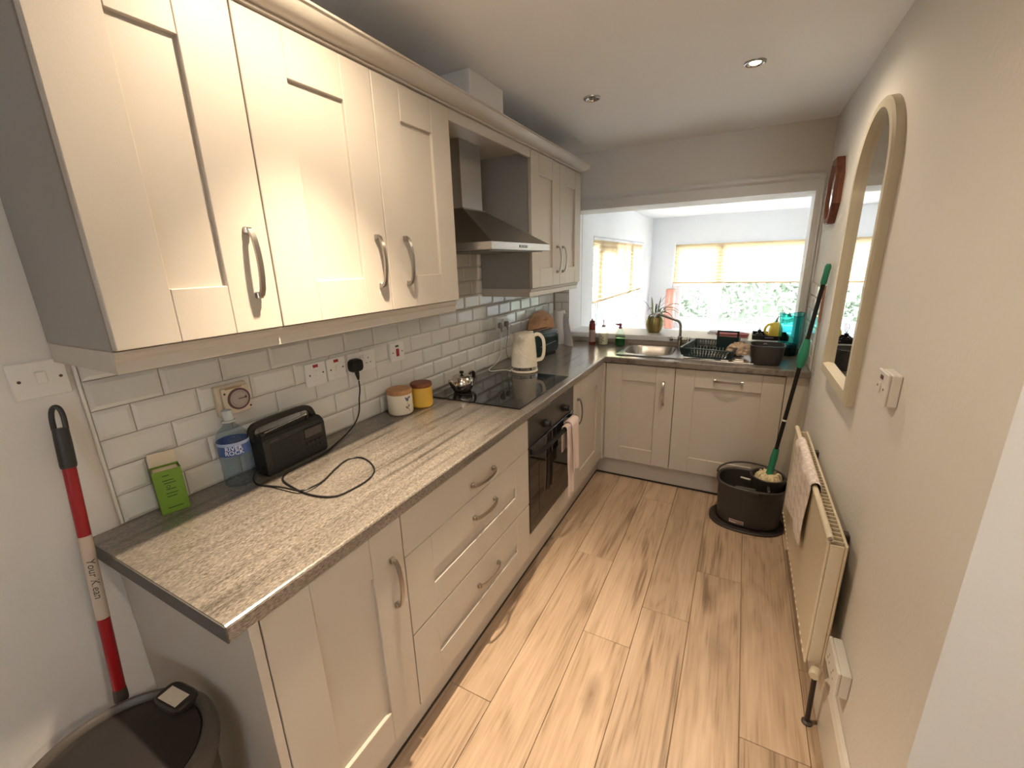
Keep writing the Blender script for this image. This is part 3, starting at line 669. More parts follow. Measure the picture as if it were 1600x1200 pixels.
# two neon fused switches
for k, (a, c, lab) in enumerate(((.431, .5175, 'left of the two white switches with red neons beside the double socket'), (.5245, .611, 'right of the two white switches with red neons beside the double socket'))):
    t = plate('fused_switch', lab, a, c, 1.127, 1.2135); y = (a+c)/2
    part('neon', B().box(TF+.010, TF+.0115, y-.011, y+.011, 1.196, 1.207, .0006), mat('red_neon', (.35, .02, .015, 1), rough=.3), t, smooth=0)
    part('rocker', B().box(TF+.010, TF+.0135, y-.006, y+.006, 1.160, 1.184, .0015), M_WHITE, t, smooth=0)
    part('fuse_carrier', B().box(TF+.010, TF+.0118, y-.014, y+.014, 1.138, 1.149, .0008), M_WHITE, t, smooth=0)
    screws(t, TF+.010, [(y-.028, 1.170), (y+.030, 1.172)])
def socket(label, y0, y1, z0, z1, empty):
    t = plate('double_socket', label, y0, y1, z0, z1, 'socket'); zc = (z0+z1)/2
    for k, yc in enumerate((y0+(y1-y0)*.27, y0+(y1-y0)*.73)):
        if k in empty:
            for dy, dz, w, h in ((0, .010, .0035, .008), (-.011, -.010, .007, .0035), (.011, -.010, .007, .0035)):
                part('socket_hole', B().box(TF+.0095, TF+.0104, yc+dy-w/2, yc+dy+w/2, zc+dz-h/2, zc+dz+h/2), M_DARK, t, smooth=0)
        part('rocker', B().box(TF+.010, TF+.0135, (y0+y1)/2+(-.012 if k == 0 else .004), (y0+y1)/2+(-.004 if k == 0 else .012), zc+.010, zc+.028, .0012), M_WHITE, t, smooth=0)
    return t
socket('white double socket holding the black plug of the radio', .625, .772, 1.128, 1.2135, (1,))
t = plate('cooker_switch', 'white switch plate with a large red rocker left of the yellow and white jars', .868, .957, 1.127, 1.2135)
part('red_rocker', B().box(TF+.010, TF+.0145, .901, .920, 1.150, 1.186, .002), M_RED, t, smooth=0)
part('neon', B().box(TF+.010, TF+.0115, .900, .921, 1.193, 1.202, .0006), M_DARK, t, smooth=0)
screws(t, TF+.010, [(.882, 1.17), (.943, 1.17)])
socket('white double socket with two grey plugs behind the kettle', 1.838, 1.985, 1.125, 1.211, ())
plate('small_switch', 'small white switch plate on the tiles behind the paper roll', 2.70, 2.785, 1.14, 1.225)
# plain wall switch to the left of the tiles
t = thing('wall_switch', 'white single light switch on the plain wall left of the tiles', 'switch', (-.008, -.219, 1.283))
part('face_plate', B().box(-.008, .002, -.270, -.174, 1.283, 1.368, .003), M_WHITE, t, smooth=0)
part('rocker', B().box(.002, .0058, -.229, -.211, 1.316, 1.343, .0015), M_WHITE, t, smooth=0)
screws(t, .002, [(-.256, 1.326), (-.188, 1.326)])
# plugs and leads
def plug(name, label, y, z, m, s=1.0, x=TF+.010):
    t = thing(name, label, 'plug', (x, y, z))
    b = B().srect([(.024*s, .027*s, 0), (.025*s, .028*s, .012), (.022*s, .025*s, .024*s), (.012*s, .014*s, .030*s)], n=28, p=3.2).rot(math.pi/2, (0, 0, 0), 'Y').move((x+.0008, y, z))
    part('plug_body', b, m, t)
    part('strain_relief', B().tube([(x+.014, y, z-.020*s), (x+.015, y+.002, z-.040*s), (x+.015, y+.004, z-.056*s)], [.009*s, .007*s, .004]), m, t)
    return t
plug('mains_plug', 'chunky black mains plug in the double socket above the radio', .650, 1.166, M_BLACK, 1.1)
M_GREYPL = mat('grey_plastic', lin(150, 146, 142), rough=.45)
plug('mains_plug', 'left grey plug in the socket behind the kettle', 1.868, 1.160, M_GREYPL, .75)
plug('mains_plug', 'right grey plug in the socket behind the kettle', 1.948, 1.160, M_GREYPL, .75)
zc = ZW+.0035
rc = [(.03, .655, 1.10), (.024, .660, 1.06), (.020, .654, 1.02), (.022, .642, .965), (.035, .60, .93), (.07, .52, .918), (.107, .43, zc), (.128, .375, zc), (.136, .297, zc), (.143, .224, zc), (.157, .193, zc), (.185, .174, zc), (.24, .161, zc), (.312, .153, zc), (.372, .159, zc), (.414, .182, zc), (.426, .237, zc), (.422, .3, zc), (.393, .35, zc), (.332, .388, zc), (.275, .398, zc), (.25, .367, zc), (.269, .301, zc), (.300, .23, zc), (.312, .176, zc+.006), (.296, .148, zc+.006), (.231, .140, zc+.005), (.180, .135, zc), (.135, .124, zc), (.113, .126, .926), (.104, .140, .940), (.100, .1735, .944)]
single('radio_lead', B().tube(spline(rc, 6), .0029, n=7), M_BLACK, 'long black mains lead looping over the near end of the worktop', 'cable')
rc2 = [(.25, .150, zc), (.30, .170, zc), (.345, .200, zc), (.385, .250, zc), (.40, .30, zc), (.405, .335, zc)]
kc = [(.03, 1.874, 1.115), (.028, 1.872, 1.06), (.026, 1.862, .99), (.024, 1.835, .945), (.024, 1.78, .921), (.035, 1.70, ZW+.004), (.070, 1.625, ZW+.010), (.10, 1.612, ZW+.010), (.135, 1.65, ZW+.010), (.165, 1.667, ZW+.010), (.20, 1.66, ZW+.010)]
single('kettle_lead', B().tube(spline(kc, 6), .0032, n=7), M_WHITE, 'white lead curling from the socket to the kettle base', 'cable')
tcb = [(.03, 1.952, 1.115), (.028, 1.945, 1.06), (.026, 1.932, .99), (.030, 1.945, .935), (.040, 1.985, ZW+.004), (.060, 2.02, ZW+.0042)]
single('toaster_lead', B().tube(spline(tcb, 6), .003, n=7), M_GREYPL, 'grey lead hanging from the right plug to the toaster', 'cable')

# ------------------------------------------------------------------ things on the worktop
Z = ZW+.0004
# green tea carton
t = thing('tea_carton', 'small green carton with its cream flap standing open by the tiles', 'box', (.03, -.06, Z))
gr = mat('green_carton', lin(104, 140, 40), var=.04, rough=.55); gd = mat('dark_green_print', lin(38, 66, 18), rough=.6); cr = mat('cream_board', lin(214, 200, 176), rough=.7)
ang = math.atan2(-.033+.094, .071-.053)                        # direction of the front face
ex, ey = Vector((math.cos(ang), math.sin(ang), 0)), Vector((math.sin(ang), -math.cos(ang), 0)); og = Vector((.0535, -.094, Z))
M = basis(og, ex, Vector((0, 0, 1)))                           # u along the front, v up, w out of the front
w_, h_, d_ = .064, .125, .046
def T(b): return xform(b, M)
part('carton', T(B().box(0, w_, 0, h_, -d_, -d_+.0008).box(0, .0008, 0, h_, -d_, 0).box(w_-.0008, w_, 0, h_, -d_, 0).box(0, w_, 0, h_, -.0008, 0).box(0, w_, 0, .0008, -d_, 0)), [gr], t, smooth=0)
part('lid_flap', T(B().add([(0.002, h_, -d_), (w_-.002, h_, -d_), (w_-.002, h_+.040, -d_+.006), (.002, h_+.040, -d_+.006), (0.002, h_, -d_-.0008), (w_-.002, h_, -d_-.0008), (w_-.002, h_+.040, -d_+.0052), (.002, h_+.040, -d_+.0052)], [(0, 1, 2, 3), (7, 6, 5, 4), (0, 4, 5, 1), (1, 5, 6, 2), (2, 6, 7, 3), (3, 7, 4, 0)])), cr, t, smooth=0, label='cream inside of the open flap')
part('tea_bags', T(B().box(.003, w_-.003, .02, h_-.004, -d_+.003, -.003, .003)), cr, t)
pb = B()
for k, (yy, a, c) in enumerate(((.108, .02, .034), (.094, .018, .042), (.086, .02, .046), (.068, .022, .044), (.056, .02, .046), (.047, .02, .042), (.014, .016, .050))): pb.box(a, c, yy, yy+.0024, 0, .0005)
ring(pb, .028, .077, .0045, .0015, .0005)
part('print', T(pb), gd, t, smooth=0, kind='stuff')
# water bottle
bx, by = .058, .119
M_PET = glass('clear_bluish_pet', (.80, .87, .92, 1))
t = thing('water_bottle', 'clear blue plastic water bottle without a cap beside the black radio', 'bottle', (bx, by, Z))
pr = [(.030, .004), (.040, .001), (.043, .006), (.0435, .03), (.0415, .036), (.0435, .042), (.0435, .062), (.0415, .068), (.0435, .074), (.0435, .096), (.0425, .100), (.0425, .144), (.0435, .148), (.041, .160), (.033, .174), (.021, .186), (.0145, .194), (.014, .200)]
part('bottle_body', B().lathe(pr, bx, by, Z, 32, caps=False), M_PET, t)
part('neck', B().lathe([(.014, .200), (.019, .201), (.019, .204), (.0135, .206), (.0145, .212), (.0132, .215), (.0145, .220), (.0132, .224), (.0142, .230), (.013, .236)], bx, by, Z, 24, caps=False), mat('milky_neck', lin(190, 200, 200), rough=.2), t)
lb = part('label_band', B().lathe([(.0431, .101), (.0431, .143)], bx, by, Z, 40, caps=False), mat('blue_label', lin(64, 92, 150), var=.18, vscale=30, rough=.4), t)
part('label_top', B().lathe([(.0434, .1335), (.0434, .143)], bx, by, Z, 40, caps=False), mat('pale_blue_label', lin(150, 165, 196), var=.2, vscale=60, rough=.4), lb)
def wrap(b, R, a0, zc_):
    b.v = [(bx+(R+p[2])*math.cos(a0+p[0]/R), by+(R+p[2])*math.sin(a0+p[0]/R), zc_+p[1]) for p in b.v]; return b
part('lettering', wrap(text_mesh('RIVER\nROCK', .0185), .0438, math.radians(-30), Z+.119), mat('white_print', (.75, .77, .8, 1), rough=.5), lb, smooth=0)
# radio
t = thing('portable_radio', 'black portable radio with a carry handle and folded aerial against the tiles', 'radio', (.085, .29, Z))
ra = -3.6; P0 = Vector((.1175, .173, Z)); ex = Vector((math.sin(math.radians(ra))*1.0, math.cos(math.radians(ra)), 0)); M = basis(P0, ex, (0, 0, 1))
rl, rh, rd = .238, .132, .062
M_BLK2 = mat('matt_black_casing', (.010, .010, .0105, 1), bump=.1, bscale=250, rough=.5)
prof = [(.003, 0), (.0, .004), (.0, rh-.022), (.004, rh-.012), (.014, rh-.003), (.022, rh), (rd-.006, rh), (rd, rh-.008), (rd, .004), (rd-.003, 0)]
cs = B().loft([[(u, z, -d) for d, z in [((q[0]-rd/2)*s+rd/2, (q[1]-rh/2)*s+rh/2) for q in prof]] for u, s in ((0, .95), (.006, 1), (rl-.006, 1), (rl, .95))])
part('casing', xform(cs, M), M_BLK2, t, smooth=20)
g = B().box(.022, .132, .016, .104, -.001, .0012, .0006)
part('speaker_grille', xform(g, M), mat('black_grille', (.016, .016, .015, 1), bump=.8, bscale=900, rough=.65), t, smooth=0)
g = B()
for k in range(5): g.box(.024, .130, .026+k*.017, .0268+k*.017, .0012, .0018)
part('grille_ribs', xform(g, M), M_BLK2, t, smooth=0, kind='stuff')
dsp = part('display', xform(B().box(.150, .222, .073, .103, -.001, .0022, .0008), M), mat('lcd_grey', lin(74, 66, 66), rough=.15), t, smooth=0)
part('frame', xform(B().box(.147, .226, .103, .1065, 0, .003).box(.147, .226, .0695, .073, 0, .003), M), M_BLK2, dsp, smooth=0)
for r_ in range(2):
    for c_ in range(4): part('button', xform(B().box(.152+c_*.018, .166+c_*.018, .048-r_*.019, .057-r_*.019, 0, .0035, .001), M), M_BLK2, t, smooth=0)
part('badge', xform(B().box(.024, .058, .110, .1135, -.0005, .0006), M), mat('dim_badge', lin(66, 60, 54), rough=.4), t, smooth=0)
part('tuning_knob', xform(B().lathe([(.013, 0), (.013, .009), (.010, .011), (0, .011)], n=20).rot(math.pi/2, (0, 0, 0), 'Y').move((rl-.001, .092, -.026)), M), M_BLACK, t)
hd = [(.002, rh-.018, -.046), (.0, rh+.010, -.050), (.008, rh+.026, -.050), (.03, rh+.032, -.050), (.12, rh+.034, -.050), (.195, rh+.032, -.050), (.222, rh+.022, -.050), (.232, rh+.0, -.048), (.236, rh-.018, -.046)]
part('carry_handle', xform(B().tube(spline(hd, 4), 0, rect=(.012, .018, (0, 0, 1))), M), M_BLK2, t)
part('aerial', xform(B().tube([(.022, rh+.006, -.022), (.165, rh+.016, -.022), (.186, rh+.0175, -.022)], [.003, .0025, .0045], n=10), M), M_CHROME, t, label='silver telescopic aerial folded flat')
part('aerial_clip', xform(B().box(.008, .024, rh-.002, rh+.010, -.028, -.016, .002).box(.184, .192, rh-.002, rh+.021, -.026, -.018, .001), M), M_BLK2, t, smooth=0)
# jars
def jar(name, label, x, y, r, h, body, lid, lh, rl_, deco=False):
    t = thing(name, label, 'jar', (x, y, Z), 'jars with wooden lids')
    part('jar_body', B().lathe([(r*.86, 0), (r*.97, .005), (r, .014), (r, h-.014), (r*.985, h-.005), (r*.93, h), (r*.8, h)], x, y, Z, 36), body, t)
    part('wooden_lid', B().lathe([(rl_*.97, h+.0004), (rl_, h+.003), (rl_, h+lh-.004), (rl_*.96, h+lh), (0, h+lh)], x, y, Z, 36), lid, t)
    return t
M_CERW = mat('cream_stoneware', lin(222, 212, 192), var=.03, rough=.22)
jx, jy = .080, .828
t = jar('storage_jar', 'white ceramic jar with a blue flower motif and pale wooden lid', jx, jy, .056, .092, M_CERW, M_LIDOAK, .021, .0555)
fl_ = B(); a0 = math.radians(-14)
def dab(u, v, ru, rv, rot=0, n=8):
    vs = []
    for k in range(n):
        a = 2*math.pi*k/n; p, q = ru*math.cos(a), rv*math.sin(a); uu = u+p*math.cos(rot)-q*math.sin(rot); vv = v+p*math.sin(rot)+q*math.cos(rot)
        vs.append((jx+.0564*math.cos(a0+uu/.056), jy+.0564*math.sin(a0+uu/.056), Z+vv))
    return B().add(vs, [tuple(range(n))])
pet = B()
for u, v, r_ in ((0, .074, 0), (-.006, .078, .4), (.006, .078, -.4), (-.003, .070, .2), (.004, .069, -.2), (.014, .080, 0)): pet.merge(dab(u, v, .0038, .006, r_))
part('flower_print', pet, mat('blue_glaze', lin(96, 110, 138), var=.1, rough=.25), t, smooth=0, kind='stuff')
stm = B().merge(dab(.001, .052, .0011, .016, -.08)).merge(dab(-.004, .036, .003, .009, .6)).merge(dab(.007, .042, .003, .008, -.5)).merge(dab(.006, .026, .0012, .014, .35))
part('stem_print', stm, mat('grey_green_glaze', lin(92, 98, 96), rough=.25), t, smooth=0, kind='stuff')
jar('storage_jar', 'yellow ceramic jar with a dark wooden lid beside the hob', .108, .945, .050, .096, mat('yellow_stoneware', lin(222, 178, 70), var=.04, rough=.35), M_LIDDARK, .018, .0505)
# teapot on the hob
ZH = ZW+.0060
px, py = .155, 1.212
t = thing('teapot', 'small stainless steel teapot standing on the near corner of the hob', 'teapot', (px, py, ZH))
M_POL = mat('polished_steel', (.60, .56, .50, 1), var=.03, rough=.13, metal=1)
part('pot_body', B().lathe([(.036, 0), (.044, .003), (.056, .022), (.0605, .042), (.057, .060), (.050, .071), (.047, .0735), (.046, .0755)], px, py, ZH, 40, caps=False), M_POL, t)
ld = part('lid', B().lathe([(.047, .0757), (.047, .078), (.040, .0815), (.020, .085), (.006, .0862)], px, py, ZH, 36), M_POL, t)
part('knob', B().lathe([(.005, .0858), (.005, .091), (.011, .094), (.0115, .101), (.008, .104), (0, .1045)], px, py, ZH, 20), M_BLACK, ld)
sp = spline([(px-.008, py-.045, ZH+.022), (px-.009, py-.064, ZH+.040), (px-.011, py-.082, ZH+.062), (px-.012, py-.092, ZH+.074)], 4)
part('spout', B().tube(sp, [.019-.012*(i/(len(sp)-1))**.8 for i in range(len(sp))], n=14), M_POL, t)
hn = spline([(px+.006, py+.046, ZH+.070), (px+.010, py+.066, ZH+.083), (px+.012, py+.086, ZH+.078), (px+.012, py+.094, ZH+.060), (px+.010, py+.084, ZH+.038), (px+.006, py+.057, ZH+.026)], 5)
part('pot_handle', B().tube(hn, 0, rect=(.009, .013, (1, 0, 0))), M_POL, t)
part('handle_grip', B().tube(hn[7:19], 0, rect=(.012, .015, (1, 0, 0))), M_BLACK, t)
# kettle
kx, ky = .268, 1.712
t = thing('electric_kettle', 'cream jug kettle with a dimpled body on the far corner of the hob', 'kettle', (kx, ky, ZH))
def mk_dimple():
    m, nt, b = nodes('cream_dimpled_enamel'); setp(b, rough=.14, spec=.5); b.inputs['Base Color'].default_value = lin(232, 224, 206)
    tc = add(nt, 'ShaderNodeTexCoord'); vo = add(nt, 'ShaderNodeTexVoronoi'); vo.inputs['Scale'].default_value = 70
    nt.links.new(tc.outputs['Object'], vo.inputs['Vector']); bp = add(nt, 'ShaderNodeBump'); bp.inputs['Strength'].default_value = .5; bp.inputs['Distance'].default_value = .004
    nt.links.new(vo.outputs['Distance'], bp.inputs['Height']); nt.links.new(bp.outputs[0], b.inputs['Normal']); return m
M_DIM = mk_dimple(); M_ENAM = mat('cream_plastic_gloss', lin(230, 222, 206), rough=.2)
part('power_base', B().lathe([(.078, .0003), (.082, .002), (.082, .010), (.076, .014)], kx, ky, ZH, 40), M_ENAM, t)
part('steel_band', B().lathe([(.0785, .0145), (.0785, .033)], kx, ky, ZH, 40), M_CHROME, t)
part('jug', B().lathe([(.0785, .0335), (.0780, .045), (.0755, .10), (.0715, .15), (.0670, .195), (.0655, .212), (.0625, .221)], kx, ky, ZH, 44), M_DIM, t)
ld = part('lid', B().lathe([(.0625, .2213), (.060, .2285), (.045, .2345), (.0, .237)], kx, ky, ZH, 36), M_ENAM, t)
ha = math.radians(26); hd_ = Vector((math.cos(ha), math.sin(ha), 0))
part('lid_tab', B().box(-.012, .012, -.007, .007, 0, .008, .002).rot(ha, (0, 0, 0)).move((kx+hd_.x*.045, ky+hd_.y*.045, ZH+.232)), M_ENAM, t)
K = lambda d, z: (kx+hd_.x*d, ky+hd_.y*d, ZH+z)
hp = spline([K(.058, .212), K(.078, .222), K(.100, .214), K(.116, .188), K(.120, .145), K(.116, .098), K(.102, .072), K(.074, .066)], 5)
part('jug_handle', B().tube(hp, 0, rect=(.018, .024, tuple(hd_))), M_ENAM, t)
part('spout', B().loft([[(kx-hd_.x*d+w*hd_.y, ky-hd_.y*d-w*hd_.x, ZH+z) for d, w, z in r_] for r_ in ([(.060, .024, .222), (.060, -.024, .222), (.066, -.016, .175), (.066, .016, .175)], [(.084, .009, .222), (.084, -.009, .222), (.076, -.006, .190), (.076, .006, .190)])]), M_ENAM, t)
# toaster
t = thing('toaster', 'dark green two-slice toaster behind the kettle', 'toaster', (.16, 2.15, Z))
M_TOAST = mat('dark_green_enamel', (.012, .028, .026, 1), var=.05, rough=.16)
ta = math.atan2(.270, .057)                                    # direction of its long side
ex = Vector((math.cos(ta), math.sin(ta), 0)); M = basis(Vector((.207, 2.02, Z)), ex, (0, 0, 1))
tl, th_, td = .276, .185, .140
secs = []
for u, s in ((0, .90), (.006, .965), (.02, 1), (tl-.02, 1), (tl-.006, .965), (tl, .90)):
    r_ = []
    for k in range(36):
        a = 2*math.pi*(k+.5)/36; c, q = math.cos(a), math.sin(a)
        r_.append((u, .012+(th_-.012)/2*(1+s*math.copysign(abs(q)**.42, q)), -td/2+td/2*s*math.copysign(abs(c)**.5, c)))
    secs.append(r_)
part('shell', xform(B().loft(secs), M), M_TOAST, t)
part('foot_rail', xform(B().box(.02, tl-.02, .0, .020, -td+.015, -.015, .004), M), M_BLACK, t)
for k in (0, 1): part('bread_slot', xform(B().box(.05, tl-.05, th_-.006, th_+.0012, -.055-k*.048, -.030-k*.048, .0008), M), M_BLKGLASS, t, smooth=0)
part('lever', xform(B().box(-.014, .006, .10, .118, -td/2-.018, -td/2+.018, .004), M), M_BLACK, t)
part('trim_line', xform(B().box(.05, tl-.04, .088, .0895, -.0015, .0012).rot(.10, (.15, .09, 0), 'Z'), M), M_GREYPL, t, smooth=0)
# round wooden board standing behind the toaster
ex = Vector((.10, .25, 0)).normalized(); bc = Vector((.068, 2.42, Z+.1445))
b = B().lathe([(.132, -.009), (.140, -.006), (.1425, 0), (.140, .006), (.132, .009), (0, .009)], n=48); b = B().lathe([(0, -.009), (.132, -.009), (.140, -.006), (.1425, 0), (.140, .006), (.132, .009), (0, .009)], n=48)
single('chopping_board', xform(b, basis(bc, ex, Vector((-.06, .02, 1)))), M_BOARD, 'round wooden chopping board standing on edge behind the toaster', 'board')
# paper towel
t = thing('paper_roll', 'white kitchen paper roll with a loose sheet hanging out by the opening', 'paper roll', (.12, 2.655, Z))
M_PAPER = mat('kitchen_paper', (.78, .77, .76, 1), bump=.3, bscale=120, rough=.95)
part('roll', B().lathe([(.018, .262), (.046, .263), (.047, .260), (.047, .003), (.046, 0), (.018, 0)], .12, 2.655, Z, 36, caps=False), M_PAPER, t)
part('core', B().lathe([(.0185, .001), (.0185, .2615), (.0175, .2615), (.0175, .001)], .12, 2.655, Z, 24, caps=False), mat('brown_card', lin(150, 120, 88), rough=.8), t)
def sheet(u, v):
    s = u*u*.4+u*.6
    d = .012+.125*s*(1-v*.55)
    return (.158+d*.86+.004*math.sin(v*7), 2.628-d*.55-.012*math.sin(u*3.1)*(1-v), Z+.001+.255*v*(1-.0*u)-.0*u+.0)
part('loose_sheet', B().grid(lambda u, v: sheet(u, v*(1-.15*u)), 10, 14, thick=.0006), M_PAPER, t)
# bottles by the sill
t = thing('aerosol_can', 'slim red aerosol can with a grey lower half by the sill', 'can', (.385, 2.683, Z))
part('can_body', B().lathe([(.0225, 0), (.024, .003), (.024, .155), (.022, .163), (.020, .166)], .385, 2.683, Z, 26), mat('dark_red_enamel', lin(118, 44, 40), rough=.25, metal=.2), t)
part('label_wrap', B().lathe([(.0243, .025), (.0243, .118)], .385, 2.683, Z, 26, caps=False), mat('grey_pink_label', lin(152, 128, 126), var=.2, vscale=50, rough=.35), t)
part('cap', B().lathe([(.0205, .1665), (.020, .182), (.013, .190), (.006, .192), (.006, .205), (0, .206)], .385, 2.683, Z, 22), mat('dark_red_cap', lin(96, 30, 34), rough=.4), t)
t = thing('soap_dispenser', 'clear soap dispenser of cream liquid with a pump by the sill', 'bottle', (.465, 2.715, Z))
part('flask', B().lathe([(.033, 0), (.036, .004), (.036, .108), (.033, .122), (.016, .134), (.013, .140)], .465, 2.715, Z, 28, caps=False), glass('clear_flask', (.93, .95, .93, 1)), t)
part('liquid', B().lathe([(.032, .004), (.0345, .008), (.0345, .092), (0, .0925)], .465, 2.715, Z, 26), mat('cream_soap', lin(226, 222, 196), rough=.4), t)
part('collar', B().lathe([(.0145, .138), (.0145, .154), (.006, .156), (.005, .186), (.009, .188), (.009, .194), (0, .195)], .465, 2.715, Z, 18), M_GREYPL, t)
part('nozzle', B().tube([(.465, 2.715, Z+.191), (.445, 2.703, Z+.193), (.432, 2.695, Z+.188)], .0035), M_GREYPL, t)
lf = B()
for u, v, r_ in ((-.010, .070, .8), (.004, .060, -.5), (-.006, .046, .9), (.006, .036, -.4), (-.008, .024, .7)):
    vs = []
    for k in range(8):
        a = 2*math.pi*k/8; p, q = .009*math.cos(a), .0035*math.sin(a); uu = u+p*math.cos(r_)-q*math.sin(r_); vv = v+p*math.sin(r_)+q*math.cos(r_)
        aa = math.radians(-85)+uu/.0362; vs.append((.465+.0364*math.cos(aa), 2.715+.0364*math.sin(aa), Z+vv))
    lf.add(vs, [tuple(range(8))])
part('leaf_print', lf, mat('olive_print', lin(120, 128, 92), rough=.5), t, smooth=0, kind='stuff')
t = thing('spray_bottle', 'clear bottle half full of green washing-up liquid with a red nozzle', 'bottle', (.600, 2.700, Z))
ov = lambda b: b
part('bottle_body', B().srect([(.030, .020, 0), (.036, .024, .006), (.036, .024, .070), (.030, .021, .100), (.018, .016, .122), (.012, .012, .134)], .600, 2.700, n=26, p=2.6, caps=(True, False)).move((0, 0, Z)), glass('clear_pale_green', (.86, .95, .90, 1)), t)
part('liquid', B().srect([(.028, .018, .003), (.0345, .0225, .008), (.0345, .0225, .060), (.034, .022, .0605)], .600, 2.700, n=26, p=2.6).move((0, 0, Z)), mat('green_liquid', lin(24, 104, 60), rough=.15), t)
part('label', B().srect([(.0366, .0246, .030), (.0366, .0246, .078)], .600, 2.700, n=26, p=2.6, caps=(False, False)).move((0, 0, Z)), glass('faint_label', (.62, .78, .68, 1)), t)
part('spray_head', B().lathe([(.0125, .134), (.0125, .146), (.008, .148), (.010, .165), (.006, .172), (0, .173)], .600, 2.700, Z, 16), mat('wine_red_plastic', lin(126, 44, 62), rough=.4), t)
part('trigger', B().tube([(.598, 2.698, Z+.163), (.578, 2.690, Z+.166), (.566, 2.686, Z+.172)], [.007, .006, .005]), mat('wine_red_plastic', lin(126, 44, 62)), t)
# ------------------------------------------------------------------ sink and tap
t = thing('inset_sink', 'stainless steel sink with one bowl and a ribbed drainer', 'sink', (1.08, 2.59, ZW))
M_SINK = mat('sink_steel', (.50, .485, .47, 1), bump=.04, bscale=300, var=.05, rough=.25, metal=1)
def srr(hx, hy, cx, cy, z, n=40, p=4.5):
    out = []
    for i in range(n):
        a = 2*math.pi*(i+.5)/n; c, q = math.cos(a), math.sin(a); out.append((cx+hx*math.copysign(abs(c)**(2/p), c), cy+hy*math.copysign(abs(q)**(2/p), q), z))
    return out
cx_, cy_ = .846, 2.605
def rect_ring(x0, x1, y0, y1, z, ref, c):
    """points on a rectangle at the same angles as ref, so that both loops bridge"""
    out = []
    for p in ref:
        dx, dy = p[0]-c[0], p[1]-c[1]; k = min(((x1-c[0])/dx if dx > 0 else (x0-c[0])/dx) if abs(dx) > 1e-6 else 9e9, ((y1-c[1])/dy if dy > 0 else (y0-c[1])/dy) if abs(dy) > 1e-6 else 9e9)
        out.append((c[0]+dx*k, c[1]+dy*k, z))
    return out
zt = ZW+.0032
r0 = srr(.165, .172, cx_, cy_, zt, 72)
bowl = B().loft([rect_ring(.655, 1.045, 2.372, 2.826, zt, r0, (cx_, cy_)), r0, srr(.160, .167, cx_, cy_, zt-.006, 72), srr(.152, .160, cx_, cy_, zt-.10, 72), srr(.135, .145, cx_, cy_, zt-.146, 72), srr(.05, .05, cx_, cy_, zt-.152, 72, 2)], cap0=False)
part('bowl', bowl, M_SINK, t, smooth=40)
part('drainer', B().box(1.045, 1.495, 2.372, 2.826, ZW+.0004, zt, .0012), M_SINK, t, smooth=0)
for k in range(7): part('drain_rib', B().tube([(1.09, 2.43+k*.05, zt+.0005), (1.44, 2.43+k*.05, zt+.0005)], .0028, n=8), M_SINK, t)
lip = B()
for x0, x1, y0, y1 in ((.655, 1.495, 2.372, 2.377), (.655, 1.495, 2.821, 2.826), (.655, .660, 2.377, 2.821), (1.490, 1.495, 2.377, 2.821)): lip.box(x0, x1, y0, y1, zt, zt+.003, .001)
part('raised_lip', lip, M_SINK, t, smooth=0)
part('waste', B().lathe([(.034, .0), (.034, .003), (.026, .004), (.022, .001), (0, .001)], cx_, cy_, zt-.1515, 28), M_CHROME, t)
t = thing('mixer_tap', 'chrome bridge mixer tap with a long angled spout behind the sink', 'tap', (1.018, 2.793, zt))
M_TAP = mat('dull_chrome', (.50, .49, .46, 1), rough=.2, metal=1)
part('pedestal', B().lathe([(.021, .0003), (.021, .006), (.015, .010), (.0145, .040), (.0175, .046), (.0175, .074), (.013, .080)], 1.018, 2.793, zt, 22), M_TAP, t)
spn = spline([(1.018, 2.793, zt+.078), (1.018, 2.793, zt+.13), (1.014, 2.790, zt+.168), (1.0, 2.782, zt+.190), (.975, 2.768, zt+.202), (.92, 2.738, zt+.226), (.86, 2.706, zt+.250)], 6)
part('spout', B().tube(spn, .0098, n=14), M_TAP, t)
part('aerator', B().tube([(.872, 2.712, zt+.252), (.850, 2.700, zt+.244), (.842, 2.696, zt+.226)], [.0135, .014, .0125], n=14), M_TAP, t)
part('bridge_bar', B().tube([(.965, 2.793, zt+.058), (1.072, 2.793, zt+.058)], .0095, n=12), M_TAP, t)
for s in (-1, 1):
    hx_ = 1.018+s*.060
    part('tap_handle', B().lathe([(.013, .042), (.015, .050), (.015, .062), (.011, .066), (.010, .072), (.006, .074), (0, .074)], hx_, 2.793, zt, 18).box(hx_-.026, hx_+.026, 2.789, 2.797, zt+.062, zt+.069, .003).box(hx_-.004, hx_+.004, 2.768, 2.815, zt+.062, zt+.069, .003), M_CHROME, t)
# dish rack
t = thing('dish_rack', 'dark green plastic dish rack standing on the drainer', 'dish rack', (1.26, 2.58, zt+.004))
M_RACK = mat('dark_teal_plastic', (.004, .022, .026, 1), rough=.35)
og = Vector((1.062, 2.405, zt+.0045)); ex = Vector((.324, -.050, 0)).normalized(); M = basis(og, ex, Vector((.05, .324, 0)))
rw, rdp, rhh = .318, .395, .066
i0, i1 = .022, 0.0
def RB(b): return xform(b, M)
rim = B()
for a, c, e, f in ((0, rw, 0, .012), (0, rw, rdp-.012, rdp), (0, .012, .012, rdp-.012), (rw-.012, rw, .012, rdp-.012)): rim.box(a, c, e, f, rhh-.007, rhh, .002)
part('rim', RB(rim), M_RACK, t, smooth=0)
base = B()
for a, c, e, f in ((i0, rw-i0, i0, i0+.006), (i0, rw-i0, rdp-i0-.006, rdp-i0), (i0, i0+.006, i0, rdp-i0), (rw-i0-.006, rw-i0, i0, rdp-i0)): base.box(a, c, e, f, .004, .016)
